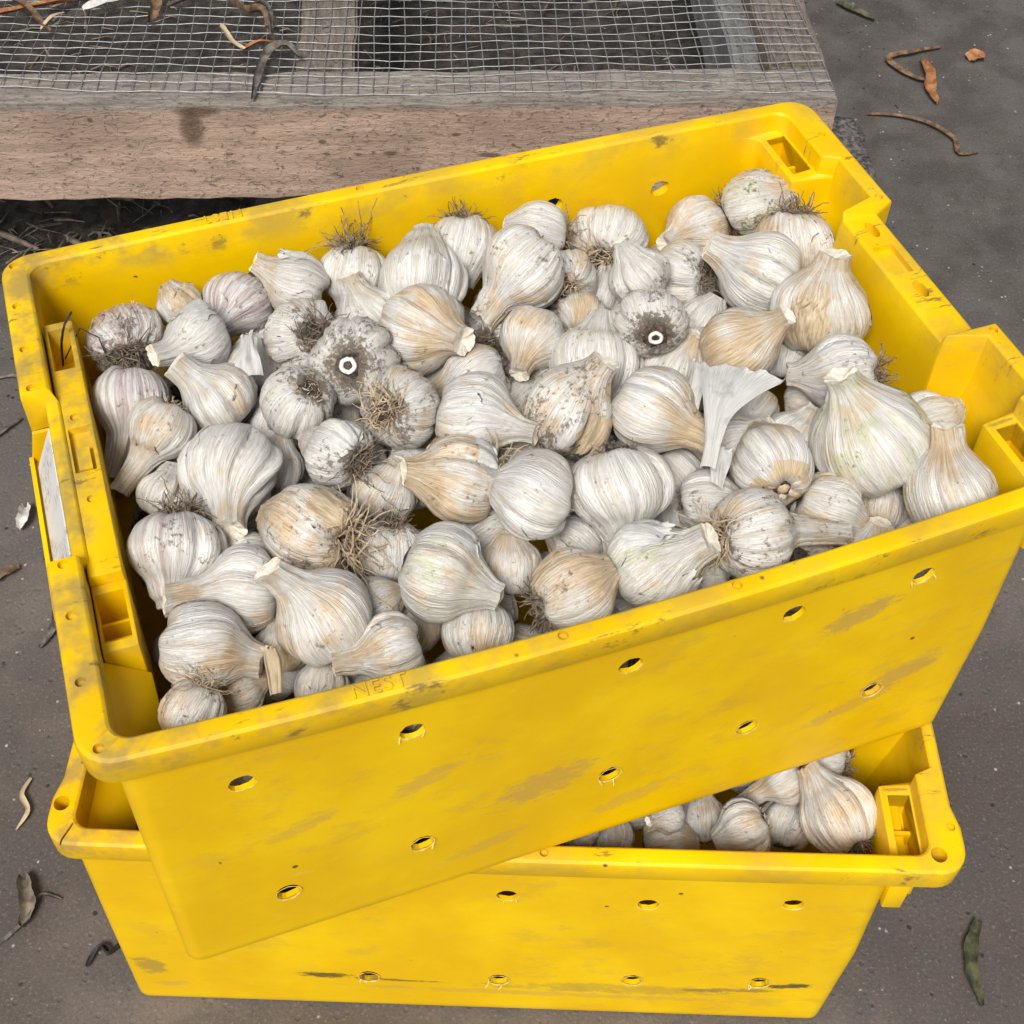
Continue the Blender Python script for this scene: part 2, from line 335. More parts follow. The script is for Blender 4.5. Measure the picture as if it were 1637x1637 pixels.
def make_crate(loc, yaw, mat, bulge, bback, holes, pegs, pegs_low, corner_step, through, crack, label, card):
    root = tag(empty('storage_crate'), label, 'crate', 'yellow plastic crates in a stack')
    def bul(p):
        x, y, z = p; k = max(0, 1-(x/.35)**2)*(max(z, 0)/.3)**1.3; wy = min(1, max(0, (abs(y)-.15)/.05))
        return (x, y+(-bulge if y < 0 else bback)*k*wy, z)
    bar = lambda y: abs(y) < .0745
    st = corner_step
    rim = lambda s: (lambda y: s*((.3365 if s > 0 else .3350) if bar(y) else (.35-st*(abs(y) < .173))))
    def rimi(d):
        return (lambda y: rim(-1)(y)+d), (lambda y: rim(1)(y)-d)
    inn = [(0, .304), (.0765, .304), (.086, .3345), (.140, .3345), (.146, .322), (.25, .322)]
    ledge = [(0, .3025), (.0765, .3025), (.086, .333), (.140, .333), (.146, .297), (.25, .297)]
    midi = [(0, .2975), (.0765, .2975), (.086, .304), (.140, .304), (.146, .2925), (.25, .2925)]
    outt = [(0, .309), (.0735, .309), (.0765, .3385), (.146, .3385), (.150, .2985), (.25, .2985)]
    outm = [(0, .302), (.0735, .302), (.0765, .3085), (.146, .3085), (.150, .2965), (.25, .2965)]
    zb = lambda t: (lambda sd, y: t if sd == 'f' or not bar(y) else t-(.0085 if sd == 'r' else .0115))
    zfl = lambda sd, y: .2755 if sd == 'f' else (.262 if not bar(y) else .276)
    L = []
    L.append(plan_loop(-.316, .281, -.2130, .2130, .008, .0))
    L.append(plan_loop(-.3195, .2845, -.2170, .2170, .0105, .0016))
    L.append(plan_loop(-.3215, .2866, -.2187, .2187, .0115, .006))
    L.append(plan_loop(-.3265, lambda y: lerp_tab(y, outm), -.2197, .2197, .012, .13))
    L.append(plan_loop(-.3318, lambda y: lerp_tab(y, outt), -.2212, .2212, .014, lambda sd, y: zfl(sd, y)+.001))
    a, b = rimi(.0022); L.append(plan_loop(a, b, -.2262, .2262, .02, zfl))
    a, b = rimi(.0008); L.append(plan_loop(a, b, -.2277, .2277, .022, zb(.2965)))
    a, b = rimi(.0014); L.append(plan_loop(a, b, -.2272, .2272, .0215, zb(.2990)))
    a, b = rimi(.0034); L.append(plan_loop(a, b, -.2253, .2253, .02, zb(HT)))
    L.append(plan_loop(-.3305 if not card else (lambda y: -.3255 if bar(y) else -.3305), lambda y: lerp_tab(y, inn)+.0022, -.2147, .2147, .0135, zb(HT)))
    L.append(plan_loop(-.3282 if not card else (lambda y: -.3235 if bar(y) else -.3282), lambda y: lerp_tab(y, inn), -.2126, .2126, .012, zb(.2988)))
    L.append(plan_loop(-.3275, lambda y: lerp_tab(y, inn)-.001, -.2120, .2120, .012, .2820))
    L.append(plan_loop(-.3272, lambda y: lerp_tab(y, ledge), -.2118, .2118, .012, .2792))
    L.append(plan_loop(-.3268, lambda y: lerp_tab(y, ledge)-.0006, -.2172, .2124, .012, .2600))
    L.append(plan_loop(-.322, lambda y: lerp_tab(y, midi), -.2160, .2145, .012, .13))
    L.append(plan_loop(-.3175, .2826, -.2150, .2150, .014, .010))
    L.append(plan_loop(-.313, .278, -.210, .210, .012, .0055))
    # extra rings hold the wall normals straight
    def between(a, b, fr): return [[tuple(p[k]+(q[k]-p[k])*f for k in range(3)) for p, q in zip(a, b)] for f in fr]
    F5 = (.05, .22, .4, .6, .8, .95)
    i0 = len(L)-4
    L = L[:3]+between(L[2], L[3], F5)+[L[3]]+between(L[3], L[4], F5)+L[4:i0+1]+between(L[i0], L[i0+1], F5)+[L[i0+1]]+between(L[i0+1], L[i0+2], F5)+L[i0+2:]
    n = len(L[0]); V = [bul(p) for l in L for p in l]
    F = []
    for k in range(len(L)-1):
        for i in range(n): j = (i+1) % n; F.append((k*n+i, k*n+j, (k+1)*n+j, (k+1)*n+i))
    F.append(tuple(range(n-1, -1, -1))); F.append(tuple((len(L)-1)*n+i for i in range(n)))
    body = mesh_obj('body', V, F, mat, root)
    bevel(body, .0011, 40, 2)
    rg = random.Random(4); cut = MB()
    for (hx, hz) in holes:
        cut.cyl(bul((hx, -.219, hz)), (0, 1, 0), .0085, .03, 18, jit=.09, rg=rg)
        cut.cyl(bul((hx, .219, hz)), (0, 1, 0), .0085, .03, 18, jit=.09, rg=rg)
    for (px, py) in pegs: cut.cyl((px, py, HT), (0, 0, 1), .0034, .008, 12)
    for (px, py) in through: cut.cyl((px, py, HT-.01), (0, 0, 1), .0062, .06, 16)
    for yy in (.056, -.018): cut.cyl((.3205, yy, .292), (0, 0, 1), .0048, .02, 14, ry=.0095)
    cut.box((.309, .002, .2865), (.3265, .036, .31))
    for s_ in (-1, 1):
        ya, yb_ = sorted((s_*.154, s_*.2045)); cut.box((.3025, ya, .251), (.3195, yb_, .285))

    if crack:
        (ax, ay), (bx, by) = crack; t = Vector((bx-ax, by-ay, 0)).normalized(); nn = Vector((-t.y, t.x, 0))*.0008
        A, B = Vector((ax, ay, 0))-t*.004, Vector((bx, by, 0))+t*.002
        cut.add([(A-nn)[:2]+(HT-.006,), (B-nn)[:2]+(HT-.006,), (B+nn)[:2]+(HT-.006,), (A+nn)[:2]+(HT-.006,), (A-nn)[:2]+(.32,), (B-nn)[:2]+(.32,), (B+nn)[:2]+(.32,), (A+nn)[:2]+(.32,)],
                [(3, 2, 1, 0), (4, 5, 6, 7), (0, 1, 5, 4), (1, 2, 6, 5), (2, 3, 7, 6), (3, 0, 4, 7)])
    boolean(body, cut.build('cutter', None)); finish(body, 30)
    # torn plastic round each drilled hole
    for (hx, hz) in holes:
        rg = random.Random(int((hx+1)*1e4)); b = MB(); n1, n2 = 20, 5; V = []; F = []
        ph = rg.uniform(0, 6.28)
        for i in range(n1):
            a = 2*math.pi*i/n1; rr = .0090+rg.uniform(-.0005, .0005); tt = .0002+.0011*max(0, math.sin(a-.2)*-1)*rg.uniform(.1, 1)**1.5+.0003*rg.random()
            for k in range(n2):
                c = 2*math.pi*k/n2; V.append(bul((hx+(rr+tt*math.cos(c))*math.cos(a), -.2203-tt*.5*math.sin(c)-.0002, hz+(rr+tt*math.cos(c))*math.sin(a))))
        F = [(i*n2+k, ((i+1) % n1)*n2+k, ((i+1) % n1)*n2+(k+1) % n2, i*n2+(k+1) % n2) for i in range(n1) for k in range(n2)]
        b.add(V, F)
        for q in range(rg.choice((0, 0, 1, 2))):
            a = rg.uniform(3.4, 6.0); p0 = Vector((hx+.0088*math.cos(a), -.2205, hz+.0088*math.sin(a))); d = Vector((rg.uniform(-.5, .5), -.6, -rg.uniform(.4, 1.2))).normalized()*rg.uniform(.003, .007)
            b.tube([bul(p0), bul(p0+d*.5), bul(p0+d+Vector((rg.uniform(-.001, .001), .0008, 0)))], [.0006, .0005, .0002], 5)
        b.build('hole_burr', M['burr'], root)
    # ledge with hollow pockets inside the left end
    lg = MB()
    lg.box((-.3285, -.086, .20), (-.3015, .160, .2868), top=(-.3262, -.086, -.3045, .158))
    lo = lg.build('end_ledge', mat, root); bevel(lo, .0018, 40, 2)
    c2 = MB(); c2.box((-.3235, .106, .250), (-.3085, .150, .32)); c2.box((-.3220, .004, .2805), (-.3075, .046, .32)); c2.box((-.3190, .006, .270), (-.3100, .026, .32))
    for (px, py) in pegs_low: c2.cyl((px, py, .2868), (0, 0, 1), .0036, .006, 12)
    boolean(lo, c2.build('cutter', None)); finish(lo, 30)
    lp = MB(); lp.box((-.3285, -.140, .19), (-.3005, -.0862, .278), top=(-.3262, -.139, -.3035, -.0862)); po = lp.build('end_pocket', mat, root); bevel(po, .0016, 40, 2)
    c3 = MB(); c3.box((-.3245, -.132, .247), (-.3065, -.094, .32)); boolean(po, c3.build('cutter', None)); finish(po, 30)
    for yy in (-.107, -.120):
        MB().box((-.3243, yy-.0012, .2468), (-.3067, yy+.0012, .262), top=(-.3243, yy-.0009, -.3067, yy+.0009)).build('pocket_rib', mat, po)
    sl_ = MB(); sl_.add([(-.328, -.2115, .17), (-.300, -.2115, .17), (-.300, -.1402, .17), (-.328, -.1402, .17), (-.3275, -.2115, .262), (-.299, -.2115, .185), (-.3005, -.1402, .248), (-.3275, -.1402, .272)],
                        [(3, 2, 1, 0), (4, 5, 6, 7), (0, 1, 5, 4), (1, 2, 6, 5), (2, 3, 7, 6), (3, 0, 4, 7)])
    so = sl_.build('end_slope', mat, root); bevel(so, .0012, 40, 2); finish(so, 30)
    # pocket post and outside rib at the right end corners
    for s in (-1, 1):
        y0, y1 = sorted((s*.148, s*.2085))
        b = MB().box((.2965, y0, .225), (.3225, y1, .2800), top=(.2985, y0, .3225, y1)); bo = b.build('corner_pocket', mat, root); bevel(bo, .0014, 40, 2)
        c4 = MB().box((.3025, min(abs(y0), abs(y1))*s+s*.006 if s > 0 else -.2045, .251), (.3195, .2045 if s > 0 else -.154, .30)); boolean(bo, c4.build('cutter', None)); finish(bo, 30)
        MB().box((.3028, (y0+y1)/2-.0015, .2508), (.3192, (y0+y1)/2+.0015, .2662)).build('pocket_rib', mat, bo)
        y0, y1 = sorted((s*.150, s*.2190)); b = MB().box((.2975, y0, .224), (.3125, y1, .2622), top=(.2975, y0, .3145, y1)); bo = b.build('corner_rib', mat, root); bevel(bo, .0012, 40, 2); finish(bo, 30)
    if card:
        b = MB(); b.box((-.3545, -.0738, .226), (-.3305, .0738, .232)); b.box((-.3545, -.0738, .2322), (-.3515, .0738, .2385))
        h = b.build('card_holder', mat, root); finish(h, 30)
        for s in (-1, 1):
            y0, y1 = sorted((s*.0738, s*.0768)); e = MB().box((-.3543, y0, .2262), (-.3322, y1, .2615), top=(-.3478, y0, -.3322, y1)); finish(e.build('holder_end', mat, h), 30)
    # raised lettering
    for (tx, ty, rz) in ((-.1742, -.2205, 0), (-.1752, .2205, math.pi)):
        cu = bpy.data.curves.new('t', 'FONT'); cu.body = 'NEST'; cu.size = .0135; cu.align_x = 'CENTER'; cu.align_y = 'CENTER'; cu.extrude = .0011; cu.space_character = 1.12
        to = bpy.data.objects.new('t', cu); COL.objects.link(to)
        dg = bpy.context.evaluated_depsgraph_get(); me = bpy.data.meshes.new_from_object(to.evaluated_get(dg)); bpy.data.objects.remove(to); bpy.data.curves.remove(cu)
        me.name = 'raised_lettering'
        for v in me.vertices:
            x, y = v.co.x*math.cos(rz)-v.co.y*math.sin(rz), v.co.x*math.sin(rz)+v.co.y*math.cos(rz)
            v.co = bul((tx+x, ty+y, HT+.0003+v.co.z*.8))
        me.materials.clear(); me.materials.append(mat)
        o = bpy.data.objects.new('raised_lettering', me); COL.objects.link(o); o.parent = root
    root.location = loc; root.rotation_euler = (0, 0, yaw)
    return root

UX, UY, UYAW = 0.030031, 0.759429, 0.341119
LX, LY, LYAW = 0.026577, 0.757801, -0.018074
HU = [[-0.2622, 0.2312], [-0.1549, 0.2387], [-0.0089, 0.2432], [0.1082, 0.2461], [0.209, 0.2413], [-0.2451, 0.0686], [-0.1489, 0.0796], [-0.0094, 0.0958], [0.0981, 0.1014], [0.2023, 0.0972]]
HL = [[-.107, .23], [-.22, .23], [0.0039, 0.2294], [0.115, 0.2215], [0.228, 0.2288], [-0.1114, 0.0653], [0.0001, 0.068], [0.1138, 0.0761], [0.2221, 0.0798]]
PEG = [[-0.3387, 0.2161], [-0.341, 0.1695], [-0.3409, 0.1215], [-0.3408, 0.0808], [-0.3391, -0.0812], [-0.3392, -0.1218], [-0.3401, -0.1706], [-0.3363, -0.2175], [-0.0586, -0.2303], [0.0584, -0.2303], [-0.0607, 0.2253], [0.3363, 0.1733], [0.3402, 0.0832], [0.3415, -0.0821]]
LOWER = make_crate((LX, LY, .0004), LYAW, M['yl'], .002, .001, HL, [[.03, -.2215], [-.19, -.221], [.341, -.19]], [], .0045, [(-.3405, -.1947), (.3275, -.2130)], ((-.3292, -.2136), (-.3346, -.2268)),
                   'lower yellow plastic crate standing on the concrete floor, cracked at its left corner', False)
UPPER = make_crate((UX, UY, HT+.0012), UYAW, M['yu'], .012, .005, HU, PEG, [[-0.3155, 0.0567], [-0.3145, -0.0211]], 0, [], None,
                   'upper yellow plastic crate full of garlic, turned askew on the lower crate', True)
def in_crate(root, p): 
    c, s = math.cos(root.rotation_euler[2]), math.sin(root.rotation_euler[2]); l = root.location
    return Vector((l.x+c*p[0]-s*p[1], l.y+s*p[0]+c*p[1], l.z+p[2]))
# card in the holder of the upper crate
cdm = MB(); cdm.add([(0, -.066, 0), (.0008, -.066, 0), (.0008, .066, 0), (0, .066, 0), (.0150, -.066, .046), (.0158, -.066, .046), (.0158, .062, .043), (.0150, .062, .043)],
                    [(3, 2, 1, 0), (4, 5, 6, 7), (0, 1, 5, 4), (1, 2, 6, 5), (2, 3, 7, 6), (3, 0, 4, 7)])
card = tag(cdm.build('paper_card', M['card'], smooth=False), 'white printed card tucked into the left end holder of the upper crate', 'card')
card.location = in_crate(UPPER, (-.3505, 0, .2324)); card.rotation_euler = (0, 0, UYAW)

# ------------------------------------------------------------ garlic
def catmull(P, t):
    P = np.asarray(P, float); n = len(P)-1; u = np.clip(np.asarray(t)*n, 0, n-1e-6); i = u.astype(int); f = (u-i)[..., None]
    g_ = lambda k: P[np.clip(k, 0, n)]
    a, b, c, d = g_(i-1), g_(i), g_(i+1), g_(i+2)
    return .5*((2*b)+(-a+c)*f+(2*a-5*b+4*c-d)*f**2+(-a+3*b-3*c+d)*f**3)
class Bulb:
    def __init__(s, seed, Rr, T):
        g = s.g = np.random.default_rng(seed); s.R = Rr; s.T = T
        fl = g.uniform(.84, 1.02); nr = g.uniform(.23, .33); sh = g.uniform(-.05, .06)
        T = max(T, 1.08); zs = min(1.02, T-.12)
        P = [(0, -.69), (.13, -.70), (.31, -.80), (.60, -.77), (.88, -.48), (1.0, -.06), (.96+sh*.4, .27), (.81+sh, .56), (.58+sh, .80), (max(.40, nr+.10), zs)]
        k = max(2, int((T-zs)/.16))
        for i in range(1, k+1): P.append((nr*(1.22-.22*i/k)+.06*(1-i/k)**2, zs+(T-zs)*i/k))
        if T > 1.25: P[-1] = (nr*1.10, T)
        s.P = [(r, z*fl if z < .8 else .8*fl+(z-.8)*(T-.8*fl)/(T-.8)) for r, z in P]
        n = int(g.integers(7, 12)); w = g.uniform(.6, 1.5, n); b = np.cumsum(w)/w.sum()*2*math.pi
        s.b = b; s.dp = g.uniform(.02, .10, n)*g.choice([.4, 1, 1.5], n); s.amp = g.uniform(-.07, .09, n); lm = g.choice([.6, 1, 1, 1.7]); s.dp = s.dp*lm; s.amp = s.amp*(.7+.3*lm)
        s.tw = g.uniform(-.35, .35); s.ph = g.uniform(0, 6.28, 8); s.bend = g.uniform(-.14, .14, 2)*(1.2 if T > 1.2 else .5); s.sc = g.uniform(.95, 1.05, 2)
        s.sd = g.uniform(0, 40, 3)
        s.rag = g.uniform(-1, 1, 16)
    def ev(s, th, t, off=0.0):
        th, t = np.broadcast_arrays(th, t); pz = catmull(s.P, t); r, z = pz[..., 0].copy(), pz[..., 1].copy()
        a = th+s.tw*z
        W = np.clip((z+.80)/.35, 0, 1)*np.clip((1.02-z)/.75, 0, 1); W = W*W*(3-2*W)
        q = np.zeros_like(r)
        for bk, dk in zip(s.b, s.dp):
            d = np.abs((a-bk+math.pi) % (2*math.pi)-math.pi); q -= dk*(.75*np.exp(-(d/.15)**1.3)+.45*np.exp(-(d/.05)**1.1))
        aa = a % (2*math.pi); idx = np.searchsorted(s.b, aa) % len(s.b); lo = s.b[idx-1]; span = (s.b[idx]-lo) % (2*math.pi); fr = ((aa-lo) % (2*math.pi))/span
        q += s.amp[idx]*np.sin(np.pi*np.clip(fr, 0, 1))
        nk = np.clip((z-.55)/.5, 0, 1)
        wr = .05*np.sin(7*a+s.ph[0])+.04*np.sin(11*a+s.ph[1]+2*z)+.02*np.sin(19*a+s.ph[2])
        fine = .006*np.sin(31*a+s.ph[6]+3*np.sin(3*a))+.004*np.sin(53*a+s.ph[7])
        r = r*(1+q*W*1.15+wr*nk+fine*np.clip(1-nk, .3, 1)+.045*np.sin(a+s.ph[3])*W+.04*np.sin(2*a+s.ph[4])*W+.011*np.sin(17*a+s.ph[1]+1.5*z)*W+.009*np.sin(24*a+s.ph[2]-z)*W)
        base = np.clip((-.55-z)/.2, 0, 1); z = z+base*(.04*np.sin(3*a+s.ph[5])+.025*np.sin(5*a+s.ph[0]))*np.clip(r/.4, 0, 1)
        r = r+off
        x, y = r*np.cos(th)*s.sc[0], r*np.sin(th)*s.sc[1]
        e = np.clip(z-.45, 0, None)**1.5; x = x+s.bend[0]*e; y = y+s.bend[1]*e
        return np.stack([x, y, z], -1)*s.R
    def grid(s, NT, NS):
        th = np.linspace(0, 2*math.pi, NT, endpoint=False); tt = np.linspace(.0, 1, NS)
        TH, TT = np.meshgrid(th, tt); V = s.ev(TH, TT)
        if s.T > 1.15: V[-1, :, 2] += s.R*.035*np.interp(np.arange(NT), np.linspace(0, NT, 16), s.rag)
        F = [(j*NT+i, j*NT+(i+1) % NT, (j+1)*NT+(i+1) % NT, (j+1)*NT+i) for j in range(NS-1) for i in range(NT)]
        return V.reshape(-1, 3), F, TH.ravel(), TT.ravel()
    def attrs(s, me, V, th, pk):
        z = V[:, 2]/s.R; n = len(V)
        gc = np.stack([np.cos(th+s.tw*z), np.sin(th+s.tw*z), z*.07], -1)+s.sd*.7
        attr_vec(me, 'gc', gc)
        dist = np.linalg.norm(V/s.R-np.array([0, 0, -.75]), axis=1)
        attr_vec(me, 'gp', np.stack([np.exp(-(dist/.52)**2), np.clip((z-.5)/.6, 0, 1), z], -1))
        attr_vec(me, 'sd', np.tile(s.sd, (n, 1))); attr_col(me, 'pk', np.tile(np.array(pk, float), (n, 1)))
def roots_mesh(rg, Rr, kind):
    b = MB(); n = {'w': 110, 'b': 115, 's': 66, 'n': 14, 'c': 26, 'o': 10}[kind]; Ls = {'w': (.35, 1.25), 'b': (.24, .85), 's': (.10, .32), 'n': (.05, .16), 'c': (.05, .2), 'o': (.05, .12)}[kind]
    for i in range(n):
        a = rg.uniform(0, 6.283); r0 = (.36 if kind != 'c' else .42)*math.sqrt(rg.random() if kind != 'c' else rg.uniform(.35, 1))
        p = Vector((r0*math.cos(a), r0*math.sin(a), -.685)); d = Vector((math.cos(a)*r0*1.6, math.sin(a)*r0*1.6, -.55)).normalized()
        L = rg.uniform(*Ls)*(1.5 if rg.random() < .08 and kind in 'bw' else 1); m = 9; P = [p.copy()]
        cv = Vector((rg.gauss(0, 1), rg.gauss(0, 1), rg.gauss(0, .8)))*.7
        for k in range(m-1):
            d = (d+cv*.5+Vector((rg.gauss(0, .30), rg.gauss(0, .30), rg.gauss(0, .26)))).normalized(); p = p+d*L/(m-1); P.append(p.copy())
        r = rg.uniform(.013, .032); b.tube([q*Rr for q in P], [r*Rr*(1-.6*k/(m-1)) for k in range(m)], 3)
    return b
def disc_cap(V, NT, depth, Rr, inner=.45):
    """concave cap over the last ring"""
    ring = V[-NT:]; c = ring.mean(0); nrm = np.array([0, 0, 1.]); out = []; F = []
    fr = [1.0, .86, inner, .18, .0]; dz = [0, -.02, -.05, -depth, -depth*1.1]
    for f, d in zip(fr[:-1], dz): out.append(c+(ring-c)*f+nrm*d*Rr)
    n = NT; A = np.concatenate(out+[(c+nrm*dz[-1]*Rr)[None]]); k = len(out)
    F = [(j*n+i, j*n+(i+1) % n, (j+1)*n+(i+1) % n, (j+1)*n+i) for j in range(k-1) for i in range(n)]+[((k-1)*n+i, (k-1)*n+(i+1) % n, k*n) for i in range(n)]
    return A, F
def patch(B, th0, dth, t0, t1, off0, lift, rg, nx=18, ny=14, edge='top'):
    """a ragged layer of dry outer skin following the bulb surface, free edge lifted"""
    V = []; q3 = rg.uniform(0, 6); j1 = [.06*math.sin(j*.8+q3) for j in range(ny+1)]; j2 = [.06*math.sin(j*.7+q3*2) for j in range(ny+1)]; q1, q2 = rg.uniform(0, 6), rg.uniform(0, 6); jt = [.022*math.sin(i*.9+q1)+.014*math.sin(i*2.1+q2) for i in range(nx+1)]
    th = np.zeros((ny+1, nx+1)); tt = np.zeros((ny+1, nx+1)); of = np.zeros((ny+1, nx+1))
    for j in range(ny+1):
        v = j/ny; tp = .55+.45*math.sin(math.pi*min(1, .15+.75*v))
        for i in range(nx+1):
            u = i/nx; a0 = th0-dth*.5*tp+j1[j]; a1 = th0+dth*.5*tp+j2[j]
            th[j, i] = a0+(a1-a0)*u; fe = v if edge == 'top' else 1-v
            tt[j, i] = t0+(t1-t0)*v+jt[i]*(fe**2); of[j, i] = off0+lift*fe**2.2*(.7+.5*math.sin(5*u+j1[0]*40))+.01*abs(2*u-1)**4
    V = B.ev(th, np.clip(tt, 0, .99), of); F = [(j*(nx+1)+i, j*(nx+1)+i+1, (j+1)*(nx+1)+i+1, (j+1)*(nx+1)+i) for j in range(ny) for i in range(nx)]
    return V.reshape(-1, 3), F, th.ravel()
def make_bulb(seed, Rr, T, rt, pk, flaps=(), detail=True, layers=1):
    rg = random.Random(seed); B = Bulb(seed, Rr, T); NT, NS = (84, 60) if detail else (48, 34)
    root = empty('garlic_bulb'); V, F, th, tt = B.grid(NT, NS)
    o = mesh_obj('bulb', V, F, M['skin'], root); B.attrs(o.data, V, th, pk)
    A, G = disc_cap(V, NT, .10 if T > 1.2 else .03, Rr); mesh_obj('cut_stem', A, G, M['cut'], root)
    pl = MB(); n = 20
    P = [(0, 0, -.735)]
    for k, rr in enumerate((.15, .28, .37)):
        for i in range(n): a = 2*math.pi*i/n; q = rr*(1+rg.uniform(-.12, .12)); P.append((q*math.cos(a), q*math.sin(a), (-.755, -.75, -.70)[k]+rg.uniform(-.025, .025)))
    G = [(0, 1+(i+1) % n, 1+i) for i in range(n)]+[(1+k*n+i, 1+k*n+(i+1) % n, 1+(k+1)*n+(i+1) % n, 1+(k+1)*n+i) for k in range(2) for i in range(n)]
    mesh_obj('root_plate', [(x*Rr, y*Rr, z*Rr) for x, y, z in P], G, M['plate'], root)
    if detail or rt != 'n': roots_mesh(rg, Rr, rt).build('roots', M['root'] if rg.random() < .72 else M['pale_root'], root)
    if rt == 'c':
        m = MB(); n1, n2 = 22, 8; W = []
        for i in range(n1):
            a = 2*math.pi*i/n1; rr = .15+rg.uniform(-.012, .012)
            for k in range(n2): c = 2*math.pi*k/n2; W.append(((rr+.052*math.cos(c))*math.cos(a)*Rr, (rr+.052*math.cos(c))*math.sin(a)*Rr, (-.80+.06*math.sin(c))*Rr))
        m.add(W, [(i*n2+k, ((i+1) % n1)*n2+k, ((i+1) % n1)*n2+(k+1) % n2, i*n2+(k+1) % n2) for i in range(n1) for k in range(n2)]); m.build('cut_core', M['core'], root)
    if rt == 'o':
        for q in range(6):
            a = q*1.05+.2; rr = .34 if q else 0; bm = bmesh.new(); bmesh.ops.create_icosphere(bm, subdivisions=3, radius=1)
            ce = Vector((rr*math.cos(a)*1.1, rr*math.sin(a)*1.1, -.70)); s3 = Vector((rg.uniform(.17, .25), rg.uniform(.14, .2), .13))
            for v in bm.verts:
                w_ = Vector((v.co.x*s3.x, v.co.y*s3.y, v.co.z*s3.z)); w_.rotate(Matrix.Rotation(a, 3, 'Z')); v.co = (ce+w_*(1+.10*math.sin(9*v.co.x+q)*math.cos(7*v.co.y)))*Rr
            me = bpy.data.meshes.new('exposed_clove'); bm.to_mesh(me); bm.free(); me.shade_smooth(); me.materials.append(M['clove'])
            k = bpy.data.objects.new('exposed_clove', me); COL.objects.link(k); k.parent = root
        for q in range(3):
            Vp, Fp, tp = patch(B, q*2.1+.5, 1.9, .20, .33, .012, .07, rg, edge='bottom'); k = mesh_obj('torn_skin', Vp, Fp, M['tanpaper'], root)
            attr_vec(k.data, 'gc', np.stack([np.cos(tp), np.sin(tp), Vp[:, 2]/Rr*.16], -1))
    for q in range(layers):
        t0 = rg.uniform(.42, .50); t1 = t0+rg.uniform(.10, .22)
        if rg.random() < .5: t0, t1 = rg.uniform(.26, .34), rg.uniform(.48, .56)
        Vp, Fp, tp = patch(B, rg.uniform(0, 6.28), rg.uniform(.7, 1.7), t0, t1, .010, rg.uniform(.0, .03), rg, edge=rg.choice(['top', 'bottom']))
        k = mesh_obj('outer_skin', Vp, Fp, M['skin'], root); B.attrs(k.data, Vp, tp+.4, (min(1, pk[0]+.1), pk[1], pk[2], pk[3]*.5))
    for (a, dth, t0, t1, lf, ed, mt) in flaps:
        Vp, Fp, tp = patch(B, a, dth, t0, t1, .02, lf, rg, 22, 18, ed); k = mesh_obj('skin_flap', Vp, Fp, M[mt], root)
        attr_vec(k.data, 'gc', np.stack([np.cos(tp), np.sin(tp), Vp[:, 2]/Rr*.16], -1)+B.sd)
    return root
def orient(root, pos, ax, roll):
    ax = Vector(ax).normalized(); q = ax.to_track_quat('Z', 'Y'); mt = q.to_matrix().to_4x4() @ Matrix.Rotation(roll, 4, 'Z')
    root.matrix_world = Matrix.Translation(pos) @ mt
def copy_tree(o, parent=None):
    c = o.copy(); COL.objects.link(c); c.parent = parent
    for ch in list(o.children): copy_tree(ch, c)
    return c

